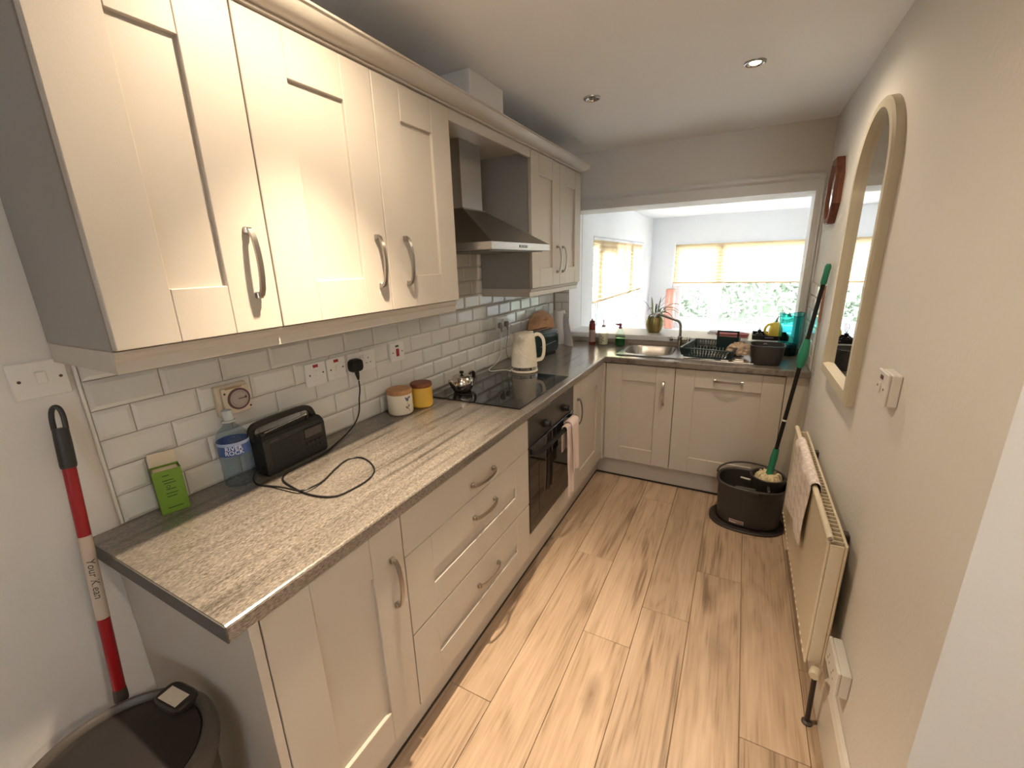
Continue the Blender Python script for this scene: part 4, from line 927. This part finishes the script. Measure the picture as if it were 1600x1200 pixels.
for k in range(9): base.box(i0+.006, rw-i0-.006, .05+k*.037, .055+k*.037, .005, .009)
part('base_grid', RB(base), M_RACK, t, smooth=0, kind='stuff')
def wall_slats(p0, p1, q0, q1, n, solid=0):
    """slanted bars between the inset base edge p0-p1 and the rim edge q0-q1"""
    b = B(); p0, p1, q0, q1 = map(Vector, (p0, p1, q0, q1))
    for k in range(n+1):
        s = k/n; a = p0.lerp(p1, s); c = q0.lerp(q1, min(1, s+.02)); d = (p1-p0).normalized()*(.0035 if 0 < k < n else .012)
        nn = (c-a).cross(d).normalized()*.0018
        b.loft([[a-d-nn, a+d-nn, a+d+nn, a-d+nn], [c-d-nn, c+d-nn, c+d+nn, c-d+nn]])
    for s in (.30, ):
        a0, a1 = p0.lerp(q0, s), p1.lerp(q1, s); b.tube([a0, a1], 0, rect=(.004, .003, (0, 0, 1)))
    return b
zb, zr = .014, rhh-.005
part('slat_wall', RB(wall_slats((i0, i0, zb), (rw-i0, i0, zb), (.006, .006, zr), (rw-.006, .006, zr), 17)), M_RACK, t, smooth=0, kind='stuff')
part('slat_wall', RB(wall_slats((i0, rdp-i0, zb), (rw-i0, rdp-i0, zb), (.006, rdp-.006, zr), (rw-.006, rdp-.006, zr), 17)), M_RACK, t, smooth=0, kind='stuff')
for xa, xb in ((i0, .006), (rw-i0, rw-.006)):
    part('side_wall', RB(B().loft([[(xa, i0, zb), (xa, rdp-i0, zb), (xb, rdp-.006, zr), (xb, .006, zr)], [(xa+.003, i0, zb), (xa+.003, rdp-i0, zb), (xb+.003, rdp-.006, zr), (xb+.003, .006, zr)]])), M_RACK, t, smooth=0)
pegs = B()
for k in range(12):
    for vv in (.10, .20): pegs.tube([(.045+k*.020, vv, .009), (.047+k*.020, vv-.006, .050)], [.0028, .002], n=6)
part('plate_pegs', RB(pegs), mat('pale_peg_plastic', (.30, .36, .36, 1), rough=.35), t, kind='stuff')
ch = B().box(.165, .300, .285, .289, .010, .108).box(.165, .300, .346, .350, .010, .100).box(.165, .169, .289, .346, .010, .104).box(.296, .300, .289, .346, .010, .104).box(.169, .296, .289, .346, .010, .014)
ch.box(.165, .178, .284, .290, .104, .148, .002).box(.287, .300, .284, .290, .104, .148, .002).box(.165, .300, .284, .290, .138, .150, .002).box(.170, .295, .2845, .2895, .1, .110)
part('cutlery_holder', RB(ch), M_RACK, t, smooth=0)
# cloth lying in the rack
def dishcloth(u, v):
    a = 2*math.pi*u; th = v*math.pi*.66
    p = Vector((math.cos(a)*math.sin(th), math.sin(a)*math.sin(th), math.cos(th)))
    nz = noise.noise(p*1.7+Vector((3, 1, 2)))+.5*noise.noise(p*4.0)
    fold = -abs(noise.noise(p*2.2+Vector((7, 0, 4))))
    k = 1+.28*nz+.45*fold
    return (1.405+.066*k*p.x, 2.555+.058*k*p.y, max(zt+.016, zt+.046+.058*k*p.z))
single('dishcloth', B().grid(dishcloth, 44, 22), mat('beige_cotton', lin(196, 172, 148), bump=.4, bscale=160, var=.18, vscale=18, rough=.95), 'crumpled beige dishcloth lying in the dish rack', 'cloth', smooth=80)
# grey wash tub
t = thing('washing_bowl', 'dark grey rounded plastic bowl at the end of the drainer', 'bowl', (1.558, 2.437, Z))
M_TUB = mat('charcoal_plastic', (.034, .033, .034, 1), rough=.42)
rr_ = [(.068, .064, 0), (.076, .072, .004), (.086, .083, .045), (.092, .090, .112), (.096, .094, .116), (.096, .094, .119), (.090, .088, .119), (.084, .081, .045), (.074, .070, .010), (.02, .02, .008)]
part('bowl_shell', B().srect(rr_, 1.558, 2.437, n=48, p=3.4).move((0, 0, Z)), M_TUB, t)
part('waste_plug', B().lathe([(.011, 0), (.013, .002), (.009, .006), (0, .007)], n=18).rot(math.radians(90), (0, 0, 0), 'X').move((1.55, 2.517, Z+.098)), M_CHROME, t)
# teal glass vase
t = thing('glass_vase', 'tall ribbed teal glass vase in the corner by the right wall', 'vase', (1.690, 2.748, Z))
vb = []
for k, (r, z) in enumerate([(.048, 0), (.054, .004), (.055, .03), (.0575, .12), (.061, .20), (.064, .245), (.067, .268)]):
    vb.append([(1.690+(r+.0022*math.cos(10*a)*(0 if k == 0 else 1))*math.cos(a), 2.748+(r+.0022*math.cos(10*a)*(0 if k == 0 else 1))*math.sin(a), Z+z+(.010*math.sin(a*2+.6) if k == 6 else 0)) for a in [2*math.pi*i/80 for i in range(80)]])
M_TEAL = glass('teal_glass', (.24, .74, .76, 1)); M_TEALD = glass('deep_teal_glass', (.10, .48, .52, 1))
part('vase_wall', B().loft(vb, cap0=True, cap1=False), M_TEAL, t, smooth=80)
part('thick_base', B().lathe([(.045, .0012), (.051, .006), (.052, .075), (.0, .082)], 1.690, 2.748, Z, 32), M_TEALD, t)
rimp = [(p[0], p[1], p[2]) for p in vb[-1]]+[vb[-1][0]]
part('rim_bead', B().tube(rimp, .0022, n=6, caps=False), M_TEALD, t)
# ------------------------------------------------------------------ things on the sill
ZS = .9854
t = thing('potted_spider_plant', 'spider plant in a round brass pot on the white sill', 'plant', (.80, 2.975, ZS))
M_BRASS = mat('aged_brass', lin(150, 132, 84), var=.15, vscale=20, rough=.3, metal=.9)
part('pot', B().lathe([(.034, 0), (.044, .003), (.060, .030), (.066, .065), (.063, .095), (.055, .116), (.054, .122), (.050, .122), (.050, .105)], .80, 2.975, ZS, 36), M_BRASS, t)
part('soil', B().lathe([(.0, .108), (.048, .106)], .80, 2.975, ZS, 20), mat('potting_soil', (.05, .035, .025, 1), bump=.6, bscale=150, rough=.95), t)
LG = [mat('spider_leaf', lin(104, 126, 80), var=.1, rough=.45), mat('pale_spider_leaf', lin(150, 164, 112), var=.1, rough=.45), mat('deep_spider_leaf', lin(70, 92, 54), var=.1, rough=.45)]
tips = [(.69, 2.96, 1.235, .05), (.76, 3.0, 1.26, .05), (.845, 2.97, 1.265, .05), (.875, 3.02, 1.27, .04), (.92, 2.98, 1.215, .07), (1.03, 2.98, 1.165, .13), (1.035, 2.95, 1.09, .16), (1.08, 2.99, 1.0, .19), (.985, 2.96, 1.02, .14), (.93, 3.0, 1.0, .12), (.90, 2.93, 1.0, .10), (.955, 3.04, 1.04, .12), (.778, 2.87, 1.0, .09), (.71, 2.93, 1.01, .10), (.745, 2.90, 1.05, .08), (.82, 2.88, 1.06, .07), (.88, 2.90, 1.12, .07), (.80, 3.05, 1.20, .05), (.87, 3.08, 1.12, .10), (.94, 3.05, 1.15, .09), (.73, 3.03, 1.14, .08), (.90, 2.99, .99, .11)]
rl = random.Random(4)
for k, (x, y, z, lift) in enumerate(tips):
    a = Vector((.80+rl.uniform(-.02, .02), 2.975+rl.uniform(-.02, .02), ZS+.108)); e = Vector((x, y, z)); mid = a.lerp(e, .45)+Vector((0, 0, lift+.03))
    pts = [((1-s)**2)*a+2*s*(1-s)*mid+s*s*e for s in [i/12 for i in range(13)]]
    side = (e-a).cross(Vector((0, 0, 1))).normalized(); wd = rl.uniform(.0060, .0090)
    vs = []; fs = []
    for i, p in enumerate(pts):
        w = wd*min(1, .5+i/5)*(1-(i/12)**2.5)+.0004; vs += [p-side*w+Vector((0, 0, w*.5)), p-Vector((0, 0, .0008)), p+side*w+Vector((0, 0, w*.5))]
    for i in range(12):
        for j in (0, 1): fs.append((3*i+j, 3*i+j+1, 3*i+j+4, 3*i+j+3))
    part('leaf', B().add(vs, fs), LG[k % 3], t, smooth=80)
# pink folded cloth, pale folded papers
def fold_stack(name, label, x0, x1, y0, y1, z, m, n, cat='cloth'):
    b = B(); r = random.Random(n)
    for k in range(n):
        j = [r.uniform(-.012, .012) for _ in range(4)]
        b.srect([((x1-x0)/2+j[0]-.004, (y1-y0)/2+j[1]-.004, z+k*.0085+.0003), ((x1-x0)/2+j[0], (y1-y0)/2+j[1], z+k*.0085+.003), ((x1-x0)/2+j[0], (y1-y0)/2+j[1], z+k*.0085+.006), ((x1-x0)/2+j[0]-.004, (y1-y0)/2+j[1]-.004, z+k*.0085+.0083)], (x0+x1)/2+j[2]*.4, (y0+y1)/2+j[3]*.4, n=32, p=7)
    single(name, b, m, label, cat, smooth=50)
fold_stack('folded_cloth', 'folded pink cloth on the sill behind the dish rack', 1.255, 1.465, 2.895, 3.005, ZS, mat('dusty_pink_cotton', lin(176, 112, 112), bump=.4, bscale=120, var=.15, vscale=20, rough=.95), 3)
fold_stack('folded_cloth', 'folded pale grey cloth at the back of the sill', 1.20, 1.42, 3.03, 3.12, ZS, mat('pale_grey_cotton', lin(206, 206, 210), bump=.5, bscale=60, var=.15, vscale=30, rough=.95), 2)
t = thing('sill_tray', 'shallow black tray on the right end of the sill', 'tray', (1.575, 2.945, ZS))
part('tray_base', B().box(1.484, 1.700, 2.850, 3.060, ZS, ZS+.005, .002), M_BLACK, t, smooth=0)
for a in ((1.484, 1.700, 2.850, 2.855), (1.484, 1.700, 3.055, 3.060), (1.484, 1.489, 2.855, 3.055), (1.695, 1.700, 2.855, 3.055)): part('tray_side', B().box(*a, ZS+.005, ZS+.030, .001), M_BLACK, t, smooth=0)
part('label', B().box(1.560, 1.612, 2.8490, 2.8502, ZS+.014, ZS+.021), mat('lilac_label', lin(120, 112, 150), rough=.5), t, smooth=0)
t = thing('yellow_jug', 'small round yellow jug with a loop handle standing in the black tray', 'jug', (1.618, 2.95, ZS+.0055))
M_YEL = mat('yellow_plastic', lin(250, 230, 104), rough=.35)
zy = ZS+.0058
part('jug_body', B().lathe([(.032, 0), (.038, .004), (.043, .035), (.042, .062), (.034, .090), (.020, .103), (.010, .108)], 1.622, 2.95, zy, 30), M_YEL, t)
part('loop_handle', B().tube(spline([(1.600, 2.945, zy+.095), (1.575, 2.93, zy+.090), (1.558, 2.925, zy+.062), (1.562, 2.928, zy+.035), (1.582, 2.935, zy+.020)], 5), .0085, n=12), M_YEL, t)
part('spout_tube', B().tube(spline([(1.622, 2.95, zy+.105), (1.625, 2.952, zy+.125), (1.633, 2.956, zy+.150)], 4), [.006-.0004*i for i in range(9)], n=8), mat('dark_green_plastic', lin(34, 60, 52), rough=.4), t)
t = thing('seedling_pot', 'tiny black pot with thin dry stems on the black tray', 'plant', (1.525, 2.91, ZS+.0055))
part('pot', B().lathe([(.012, 0), (.016, .003), (.024, .020), (.020, .030), (.010, .034), (.013, .052), (.009, .056), (0, .057)], 1.525, 2.91, zy, 18), M_BLACK, t)
for k, pts in enumerate(([(0, 0, .054), (.004, 0, .09), (.012, .004, .128), (.006, .004, .142)], [(0, 0, .054), (-.006, 0, .08), (-.010, .004, .105), (.0, .004, .118)], [(0, 0, .054), (.012, 0, .075), (.016, .0, .10), (.020, .0, .135)])):
    part('stem', B().tube(spline([(1.525+p[0], 2.91+p[1], zy+p[2]) for p in pts], 4), .0014, n=5), M_DARK, t)
t = thing('tall_vase', 'tall salmon pink cylinder vase on the sun room window sill', 'vase', (.455, 6.215, .5355))
part('vase_body', B().lathe([(.052, 0), (.070, .006), (.072, .20), (.066, .45), (.064, .57), (.060, .578), (.056, .572), (.058, .3), (.05, .02)], .458, 6.222, .5355, 30), mat('salmon_ceramic', lin(214, 148, 128), var=.06, rough=.4), t)

# ------------------------------------------------------------------ right wall
# arched mirror
t = thing('arched_mirror', 'large arch-topped mirror in a pale painted wooden frame on the right wall', 'mirror', (XW, 1.567, 1.03))
def arch(hw, z0, zs, y0, n=28):
    """arch outline in the y/z plane, springing at zs"""
    pts = [(y0-hw, z0)]+[(y0-hw*math.cos(math.pi*k/n), zs+hw*1.02*math.sin(math.pi*k/n)) for k in range(n+1)]+[(y0+hw, z0)]
    return pts
o, i_ = arch(.276, 1.020, 1.782, 1.567), arch(.244, 1.068, 1.782, 1.567)
M_FRAME = mat('pale_sage_paint', lin(192, 184, 164), bump=.25, bscale=30, var=.05, vscale=15, rough=.5)
xf = XW-.032
sh = lambda pts, k: [(y+(1.567-y)*k, z+(1.57-z)*k) for y, z in pts]
b = B().loft([[(XW-.0006, y, z) for y, z in o], [(xf+.008, y, z) for y, z in o], [(xf, y, z) for y, z in sh(o, .018)], [(xf, y, z) for y, z in i_], [(XW-.010, y, z) for y, z in sh(i_, .012)]], cap0=False, cap1=False)
part('frame', b, M_FRAME, t, smooth=30)
ii = sh(i_, .010)
part('mirror_glass', B().add([(XW-.0105, y, z) for y, z in ii], [tuple(range(len(ii)))]), M_MIRROR, t, smooth=0)
# octagonal mirror
t = thing('octagonal_mirror', 'small octagonal mirror in a dark wooden frame near the window end', 'mirror', (XW, 2.405, 1.70))
def octo(ry, rz, c=.42): return [(ry*a, rz*e) for a, e in ((-c, -1), (c, -1), (1, -c), (1, c), (c, 1), (-c, 1), (-1, c), (-1, -c))]
oc = lambda x, s, s2=None: [(x, 2.405+y*s, 1.862+z*(s2 or s)) for y, z in octo(.124, .160)]
part('frame', B().loft([oc(XW-.0006, 1), oc(XW-.034, 1), oc(XW-.037, .97), oc(XW-.037, .84), oc(XW-.026, .78)], cap0=False, cap1=False), M_WALNUT, t, smooth=0)
part('mirror_glass', B().add(oc(XW-.0275, .80), [tuple(range(8))]), M_MIRROR, t, smooth=0)
# fused spur on the wall
t = thing('fused_spur', 'white surface-mounted switch box with a red neon below the arched mirror', 'switch', (XW, .91, 1.148))
part('pattress', B().box(XW-.024, XW-.0005, .866, .954, 1.150, 1.238, .003), M_WHITE, t, smooth=0)
part('face_plate', B().box(XW-.033, XW-.024, .865, .955, 1.149, 1.239, .003), M_WHITE, t, smooth=0)
part('rocker', B().box(XW-.037, XW-.033, .905, .918, 1.178, 1.208, .0015), M_WHITE, t, smooth=0)
part('neon', B().box(XW-.0345, XW-.033, .899, .922, 1.217, 1.228, .0006), mat('dark_red_neon', (.12, .008, .008, 1), rough=.3), t, smooth=0)
for y in (.882, .938): part('screw', B().lathe([(.0034, 0), (.0034, .0006), (0, .0006)], n=10).rot(-math.pi/2, (0, 0, 0), 'Y').move((XW-.033, y, 1.194)), M_DARK, t, smooth=0)
t = thing('low_socket', 'white surface-mounted socket low on the right wall near the radiator valve', 'socket', (XW, .80, .29))
part('pattress', B().box(XW-.026, XW-.0005, .732, .878, .292, .378, .003), M_WHITE, t, smooth=0)
part('face_plate', B().box(XW-.036, XW-.026, .731, .879, .291, .379, .003), M_WHITE, t, smooth=0)
for y in (.775, .835):
    for dy, dz, w, h in ((0, .008, .0035, .008), (-.011, -.012, .007, .0035), (.011, -.012, .007, .0035)): part('socket_hole', B().box(XW-.0365, XW-.0355, y+dy-w/2, y+dy+w/2, .335+dz-h/2, .335+dz+h/2), M_DARK, t, smooth=0)
# radiator
t = thing('radiator', 'cream steel double panel radiator under the arched mirror', 'radiator', (1.72, 1.385, .235))
M_RAD = mat('radiator_enamel', lin(218, 206, 182), var=.02, rough=.32)
ry0, ry1, rz0, rz1 = .885, 1.885, .235, .712
part('front_panel', B().box(1.697, 1.705, ry0, ry1, rz0, rz1, .003), M_RAD, t, smooth=0)
part('top_roll', B().tube([(1.702, ry0-.001, rz1+.003), (1.702, ry1+.001, rz1+.003)], .0095, n=16), M_RAD, t)
part('back_panel', B().box(1.742, 1.750, ry0, ry1, rz0+.01, rz1-.01, .003), M_RAD, t, smooth=0)
for y in (ry0, ry1-.006): part('end_cover', B().box(1.7055, 1.7415, y, y+.006, rz0+.012, rz1-.016, .002), M_RAD, t, smooth=0)
fins = B()
for k in range(38): fins.box(1.706, 1.741, ry0+.020+k*.0255, ry0+.024+k*.0255, rz0+.03, rz1-.012)
part('convector_fins', fins, M_RAD, t, smooth=0, kind='stuff')
lug = B()
for k in range(24): lug.box(1.694, 1.698, ry0+.03+k*.04, ry0+.046+k*.04, rz0+.010, rz0+.016)
part('lower_lugs', lug, M_RAD, t, smooth=0, kind='stuff')
part('air_vent', B().lathe([(.006, 0), (.006, .004), (.003, .004), (.003, .001), (0, .001)], n=14).rot(math.pi/2, (0, 0, 0), 'X').move((1.702, ry0-.001, rz1+.003)), M_NICKEL, t)
for y in (1.02, 1.72): part('bracket', B().box(1.750, XW-.0006, y, y+.03, rz0+.05, rz1-.05, .002), M_DARK, t, smooth=0)
vl = part('valve', B().lathe([(.009, -.03), (.012, -.028), (.012, .0), (.009, .004)], 1.728, .866, .245, 16), M_NICKEL, t)
part('valve_cap', B().lathe([(.014, 0), (.0165, .003), (.0165, .026), (.013, .032), (0, .033)], n=18).rot(math.pi/2, (0, 0, 0), 'X').rot(-.35, (0, 0, 0), 'Z').move((1.728, .860, .246)), M_CREAMPL, vl, label='cream lockshield cap')
part('pipe', B().tube([(1.728, .866, .218), (1.732, .872, .10), (1.735, .878, .0008)], .0078, n=12), mat('dark_pipe', (.035, .03, .028, 1), rough=.4, metal=.5), t)
part('pipe_collar', B().lathe([(.016, .0005), (.016, .006), (.009, .012)], 1.735, .878, 0, 16), M_DARK, t)
# cloth over the radiator
def radcloth(u, v):
    """v: 0 front tip, .8 over the top, 1 behind"""
    y = 1.215+.47*u
    drop = .262+.085*u+.006*math.sin(u*9)
    lowy = y+(.06*u)
    if v < .72:
        s = v/.72; z = rz1+.014-drop*(1-s); x = 1.6905-.006-.0035*math.sin(9*u+5*s)-.002*math.sin(23*u); yy = lowy*(1-s)+y*s
    elif v < .86:
        a = math.pi*(v-.72)/.14; x = 1.702-.0155*math.cos(a); z = rz1+.006+.0155*math.sin(a)+.004; yy = y
    else:
        s = (v-.86)/.14; x = 1.7195+.006*s; z = rz1+.010-.07*s; yy = y
    return (x, yy, z)
def mk_waffle():
    m, nt, b = nodes('quilted_cotton'); setp(b, rough=.95)
    tc = add(nt, 'ShaderNodeTexCoord'); mp = add(nt, 'ShaderNodeMapping'); mp.inputs['Rotation'].default_value = (math.radians(45), 0, 0); nt.links.new(tc.outputs['Object'], mp.inputs[0])
    br = add(nt, 'ShaderNodeTexChecker'); br.inputs['Scale'].default_value = 26; nt.links.new(mp.outputs[0], br.inputs['Vector'])
    br.inputs['Color1'].default_value = lin(226, 214, 208); br.inputs['Color2'].default_value = lin(186, 172, 168)
    nz = add(nt, 'ShaderNodeTexNoise'); nz.inputs['Scale'].default_value = 40; nt.links.new(tc.outputs['Object'], nz.inputs['Vector'])
    mx = add(nt, 'ShaderNodeMix', data_type='RGBA'); mx.inputs[7].default_value = lin(232, 222, 216); nt.links.new(nz.outputs['Fac'], mx.inputs[0]); nt.links.new(br.outputs[0], mx.inputs[6]); nt.links.new(mx.outputs[2], b.inputs['Base Color'])
    bp = add(nt, 'ShaderNodeBump'); bp.inputs['Strength'].default_value = .6; bp.inputs['Distance'].default_value = .004; nt.links.new(br.outputs['Fac'], bp.inputs['Height']); nt.links.new(bp.outputs[0], b.inputs['Normal'])
    return m
single('quilted_cloth', B().grid(radcloth, 24, 40, thick=.0022), mk_waffle(), 'white quilted cloth draped over the top of the radiator', 'cloth', smooth=60)
# ------------------------------------------------------------------ towel on the oven handle
t = thing('tea_towel', 'pinkish white tea towel draped over the oven door handle', 'towel', (.645, 1.53, .31))
M_TOWEL = mat('pink_white_terry', lin(214, 196, 188), bump=.8, bscale=500, var=.06, vscale=12, rough=.97)
hxx, hz = XB+.046, .698
def drape(y0, w, zf, zb, off, ph, spread):
    def f(u, v):
        wob = .007*math.sin(6.3*u*1.5+ph)
        if v < .62:
            s = v/.62; z = zf+(hz+.006-zf)*s; k = (1-s); x = hxx+.016+off+.012*k+wob*(.4+.6*k); y = y0+w*(u-.5)*(1+spread*k)+w/2+.010*k*math.sin(ph+4*z*8)*.4
        elif v < .74:
            a = math.pi*(v-.62)/.12; x = hxx+(.016+off)*math.cos(a); z = hz+.006+(.012+off)*math.sin(a)+abs(wob)*.5; y = y0+w*u
        else:
            s = (v-.74)/.26; x = hxx-.016-off*.3; z = hz+.006-(hz-zb)*s; y = y0+w*u+.004*math.sin(7*u)
        return (x, y, z)
    return f
part('long_fold', B().grid(drape(1.425, .075, .315, .56, .0, .4, .25), 12, 44, thick=.004), M_TOWEL, t, smooth=70)
part('short_fold', B().grid(drape(1.475, .105, .440, .60, .010, 2.0, .10), 14, 40, thick=.004), M_TOWEL, t, smooth=70)
# ------------------------------------------------------------------ mop and bucket
t = thing('mop_bucket', 'dark grey oval mop bucket standing on the floor by the right wall', 'bucket', (1.553, 2.125, .0135))
M_BUCK = mat('dark_grey_bucket', (.042, .037, .033, 1), var=.05, rough=.45)
bxc, byc, z0b = 1.553, 2.125, .0135
rr_ = [(.158, .118, 0), (.164, .124, .006), (.172, .132, .12), (.176, .136, .235), (.186, .146, .240), (.188, .148, .252), (.182, .142, .258), (.172, .132, .252), (.168, .128, .12), (.156, .116, .012), (.05, .04, .010)]
part('bucket_shell', B().srect(rr_, bxc, byc, n=56, p=2.5).move((0, 0, z0b)), M_BUCK, t)
wx, wy = 1.632, 2.140
part('wringer_basket', B().lathe([(.055, .12), (.078, .20), (.086, .262), (.092, .290), (.094, .296), (.090, .300), (.083, .296), (.078, .262), (.070, .20), (.05, .13)], wx, wy, z0b, 36, caps=True), M_BUCK, t)
part('wringer_bridge', B().box(wx-.005, wx+.010, byc-.136, byc+.136, z0b+.254, z0b+.268, .003).box(1.47, wx-.06, byc-.135, byc-.118, z0b+.246, z0b+.262, .003), M_BUCK, t, smooth=0)
part('pour_lip', B().srect([(.026, .010, 0), (.030, .014, .014), (.030, .014, .020)], 1.565, byc-.150, n=20, p=3).move((0, 0, z0b+.236)), M_BUCK, t)
hnd = [(bxc-.186*math.cos(a), byc+.03+.135*math.sin(a), z0b+.262+.030*math.sin(a)) for a in [math.pi*k/18 for k in range(19)]]
part('carry_handle', B().tube(hnd, .0055, n=8), M_BUCK, t)
part('water', B().srect([(.166, .126, 0), (.1, .08, .0004)], bxc, byc, n=40, p=2.5).move((0, 0, z0b+.10)), mat('murky_water', (.16, .14, .11, 1), rough=.05), t, smooth=0)
part('inner_rim_clip', B().tube(spline([(1.500, 2.20, z0b+.225), (1.53, 2.17, z0b+.235), (1.565, 2.165, z0b+.235)], 4), .006, n=8), mat('white_clip', (.7, .68, .62, 1), rough=.4), t)
def bfront(u, v):                                              # a point just off the front of the shell
    ang_ = math.radians(-90-38+u); p = 2.5; c, q = math.cos(ang_), math.sin(ang_); hx_, hy_ = .1665+.00007*v*100, .1265
    return (bxc+hx_*math.copysign(abs(c)**(2/p), c), byc+hy_*math.copysign(abs(q)**(2/p), q)-.0012, z0b+v)
st = part('sticker', B().grid(lambda u, v: bfront(8+26*u, .018+.022*v), 10, 2, thick=.0006), mat('pale_sticker', lin(196, 180, 166), rough=.5), t)
part('sticker_stripes', B().grid(lambda u, v: tuple(Vector(bfront(9+24*u, .030+.005*v))-Vector((0, .0010, 0))), 10, 1).grid(lambda u, v: tuple(Vector(bfront(22+11*u, .021+.005*v))-Vector((0, .0010, 0))), 6, 1), mat('red_brown_print', lin(110, 60, 50), rough=.5), st, smooth=0, kind='stuff')
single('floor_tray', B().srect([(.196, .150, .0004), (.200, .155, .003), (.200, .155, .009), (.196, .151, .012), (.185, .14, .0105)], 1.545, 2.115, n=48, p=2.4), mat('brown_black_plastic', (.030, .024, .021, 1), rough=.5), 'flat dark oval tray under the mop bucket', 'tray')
t = thing('spin_mop', 'green and black spin mop standing in the bucket and leaning on the wall', 'mop', (1.635, 2.145, .27))
A, E = Vector((1.634, 2.146, .275)), Vector((1.7640, 2.200, 1.492)); ML = (E-A).length
M_GREEN = mat('sea_green_plastic', lin(38, 128, 98), rough=.42)
pm = lambda s: A.lerp(E, s)
part('black_pole', B().tube([pm(.13), pm(.95)], .0105, n=16), M_BLACK, t)
part('top_grip', B().tube([pm(.922), pm(.93), pm(.965), pm(.992), pm(1.0)], [.0128, .0145, .0140, .0148, .0125], n=18), M_GREEN, t, label='sea green top grip')
part('hanging_eye', B().tube([pm(1.0), pm(1.006)], [.012, .009], n=14), M_GREEN, t)
part('slide_grip', B().tube([pm(.560), pm(.572), pm(.60), pm(.64), pm(.672), pm(.688)], [.0140, .0190, .0245, .0235, .0170, .0135], n=20), M_GREEN, t, label='sea green middle grip')
part('white_collar', B().tube([pm(.305), pm(.313)], .0125, n=16), M_WHITE, t)
part('head_socket', B().tube([pm(.012), pm(.022), pm(.03), pm(.06), pm(.12), pm(.165)], [.026, .026, .020, .0175, .0185, .0150], n=20), M_GREEN, t, label='sea green socket above the mop head')
M_STR = mat('cream_microfibre', lin(214, 198, 162), bump=.6, bscale=200, var=.12, vscale=40, rough=.95)
mh = B(); rr2 = random.Random(3)
for k in range(150):
    a = rr2.uniform(0, 2*math.pi); r0 = rr2.uniform(.012, .05); r1 = rr2.uniform(.052, .072); up = rr2.uniform(.0, .022)
    c, q = math.cos(a), math.sin(a); zz = A.z-z0b*0
    mh.tube(spline([(A.x+c*r0*.4, A.y+q*r0*.4, zz+.018), (A.x+c*r0, A.y+q*r0, zz+.022+up), (A.x+c*(r0+r1)/2, A.y+q*(r0+r1)/2, zz+.020+up), (A.x+c*r1, A.y+q*r1, zz-.006), (A.x+c*(r1-.012), A.y+q*(r1-.012), zz-.045)], 2), .0065, n=5)
part('mop_head', mh, M_STR, t, smooth=70, kind='stuff', label='cream twisted microfibre head')

# ------------------------------------------------------------------ left foreground
# red broom handle leaning on the wall
t = thing('broom_handle', 'red pole with a black hanging grip leaning on the wall left of the worktop', 'broom', (.165, -.335, 0))
A, E = Vector((.168, -.341, .03)), Vector((.026, -.219, 1.268)); pm = lambda s: A.lerp(E, s)
M_REDP = mat('glossy_red_pole', lin(150, 16, 26), var=.05, rough=.3)
part('pole', B().tube([pm(.02), pm(.90)], .0125, n=20), M_REDP, t)
part('lower_ferrule', B().tube([pm(.395), pm(.405), pm(.42)], [.0142, .0142, .0130], n=18), M_DARK, t)
gp = part('hanging_grip', B().tube([pm(.880), pm(.885), pm(.93), pm(.955)], [.0140, .0152, .0150, .0142], n=20), mat('black_grip', (.022, .022, .023, 1), rough=.45), t)
ax = (E-A).normalized(); sd = Vector((.50, .86, 0)); sd = (sd-sd.dot(ax)*ax).normalized(); rt = [pm(.953)+sd*.0112*-1]
lp = [pm(.953)-sd*.0100, pm(.975)-sd*.0098, pm(.990)-sd*.0065, pm(.995), pm(.990)+sd*.0065, pm(.975)+sd*.0098, pm(.953)+sd*.0100]
part('hanging_loop', B().tube(spline(lp, 4), .0052, n=10), mat('black_grip', (.022, .022, .023, 1)), gp)
lb = part('paper_label', B().tube([pm(.575), pm(.745)], .0129, n=24, caps=False), mat('off_white_tape', lin(196, 182, 166), bump=.2, bscale=120, var=.05, rough=.8), t, label='off-white label with handwriting')
tx = text_mesh('Your Klean', .022, shear=.15); vdir = Vector((1.34, -.33, .5)); vdir = (vdir-vdir.dot(ax)*ax).normalized(); wd = ax.cross(vdir)
cen = pm(.660); tx.v = [tuple(cen-ax*p[0]+(vdir*math.cos(p[1]/.0133)+wd*math.sin(-p[1]/.0133)*-1)*(.0133+p[2])) for p in tx.v]
part('handwriting', tx, M_DARK, lb, smooth=0)
# round bin
t = thing('round_bin', 'large dark round kitchen bin with a grey rim in the near left corner', 'bin', (.390, -.388, 0))
cx, cy = .390, -.388
M_BINR = mat('taupe_bin_plastic', (.075, .064, .055, 1), var=.04, rough=.4); M_BIND = mat('black_bin_lid', (.018, .015, .014, 1), var=.05, rough=.35)
part('bin_body', B().lathe([(.130, 0), (.134, .004), (.150, .40), (.155, .575), (.150, .578)], cx, cy, .001, 48), M_BINR, t)
part('rim', B().lathe([(.156, .560), (.166, .566), (.170, .585), (.168, .606), (.160, .620), (.149, .624), (.143, .616), (.142, .600)], cx, cy, .001, 56, caps=False), M_BINR, t)
ld = part('swing_lid', B().lathe([(.1415, .606), (.139, .612), (.120, .617), (.06, .6195), (0, .620)], cx, cy, .001, 56), M_BIND, t)
tb = part('latch_tab', B().srect([(.046, .028, 0), (.046, .028, .010), (.042, .024, .014)], 0, 0, n=24, p=4).rot(math.radians(6), (0, 0, 0)).move((cx-.040, cy+.128, .617)), M_BIND, t)
part('sticker', B().box(-.030, .030, -.0155, .0155, 0, .0008).rot(math.radians(6), (0, 0, 0)).move((cx-.040, cy+.124, .6312)), mat('white_sticker', lin(206, 196, 180), var=.1, vscale=90, rough=.5), tb, smooth=0, label='small pale sticker')

for o in bpy.data.objects:
    if 'world' in o: del o['world']
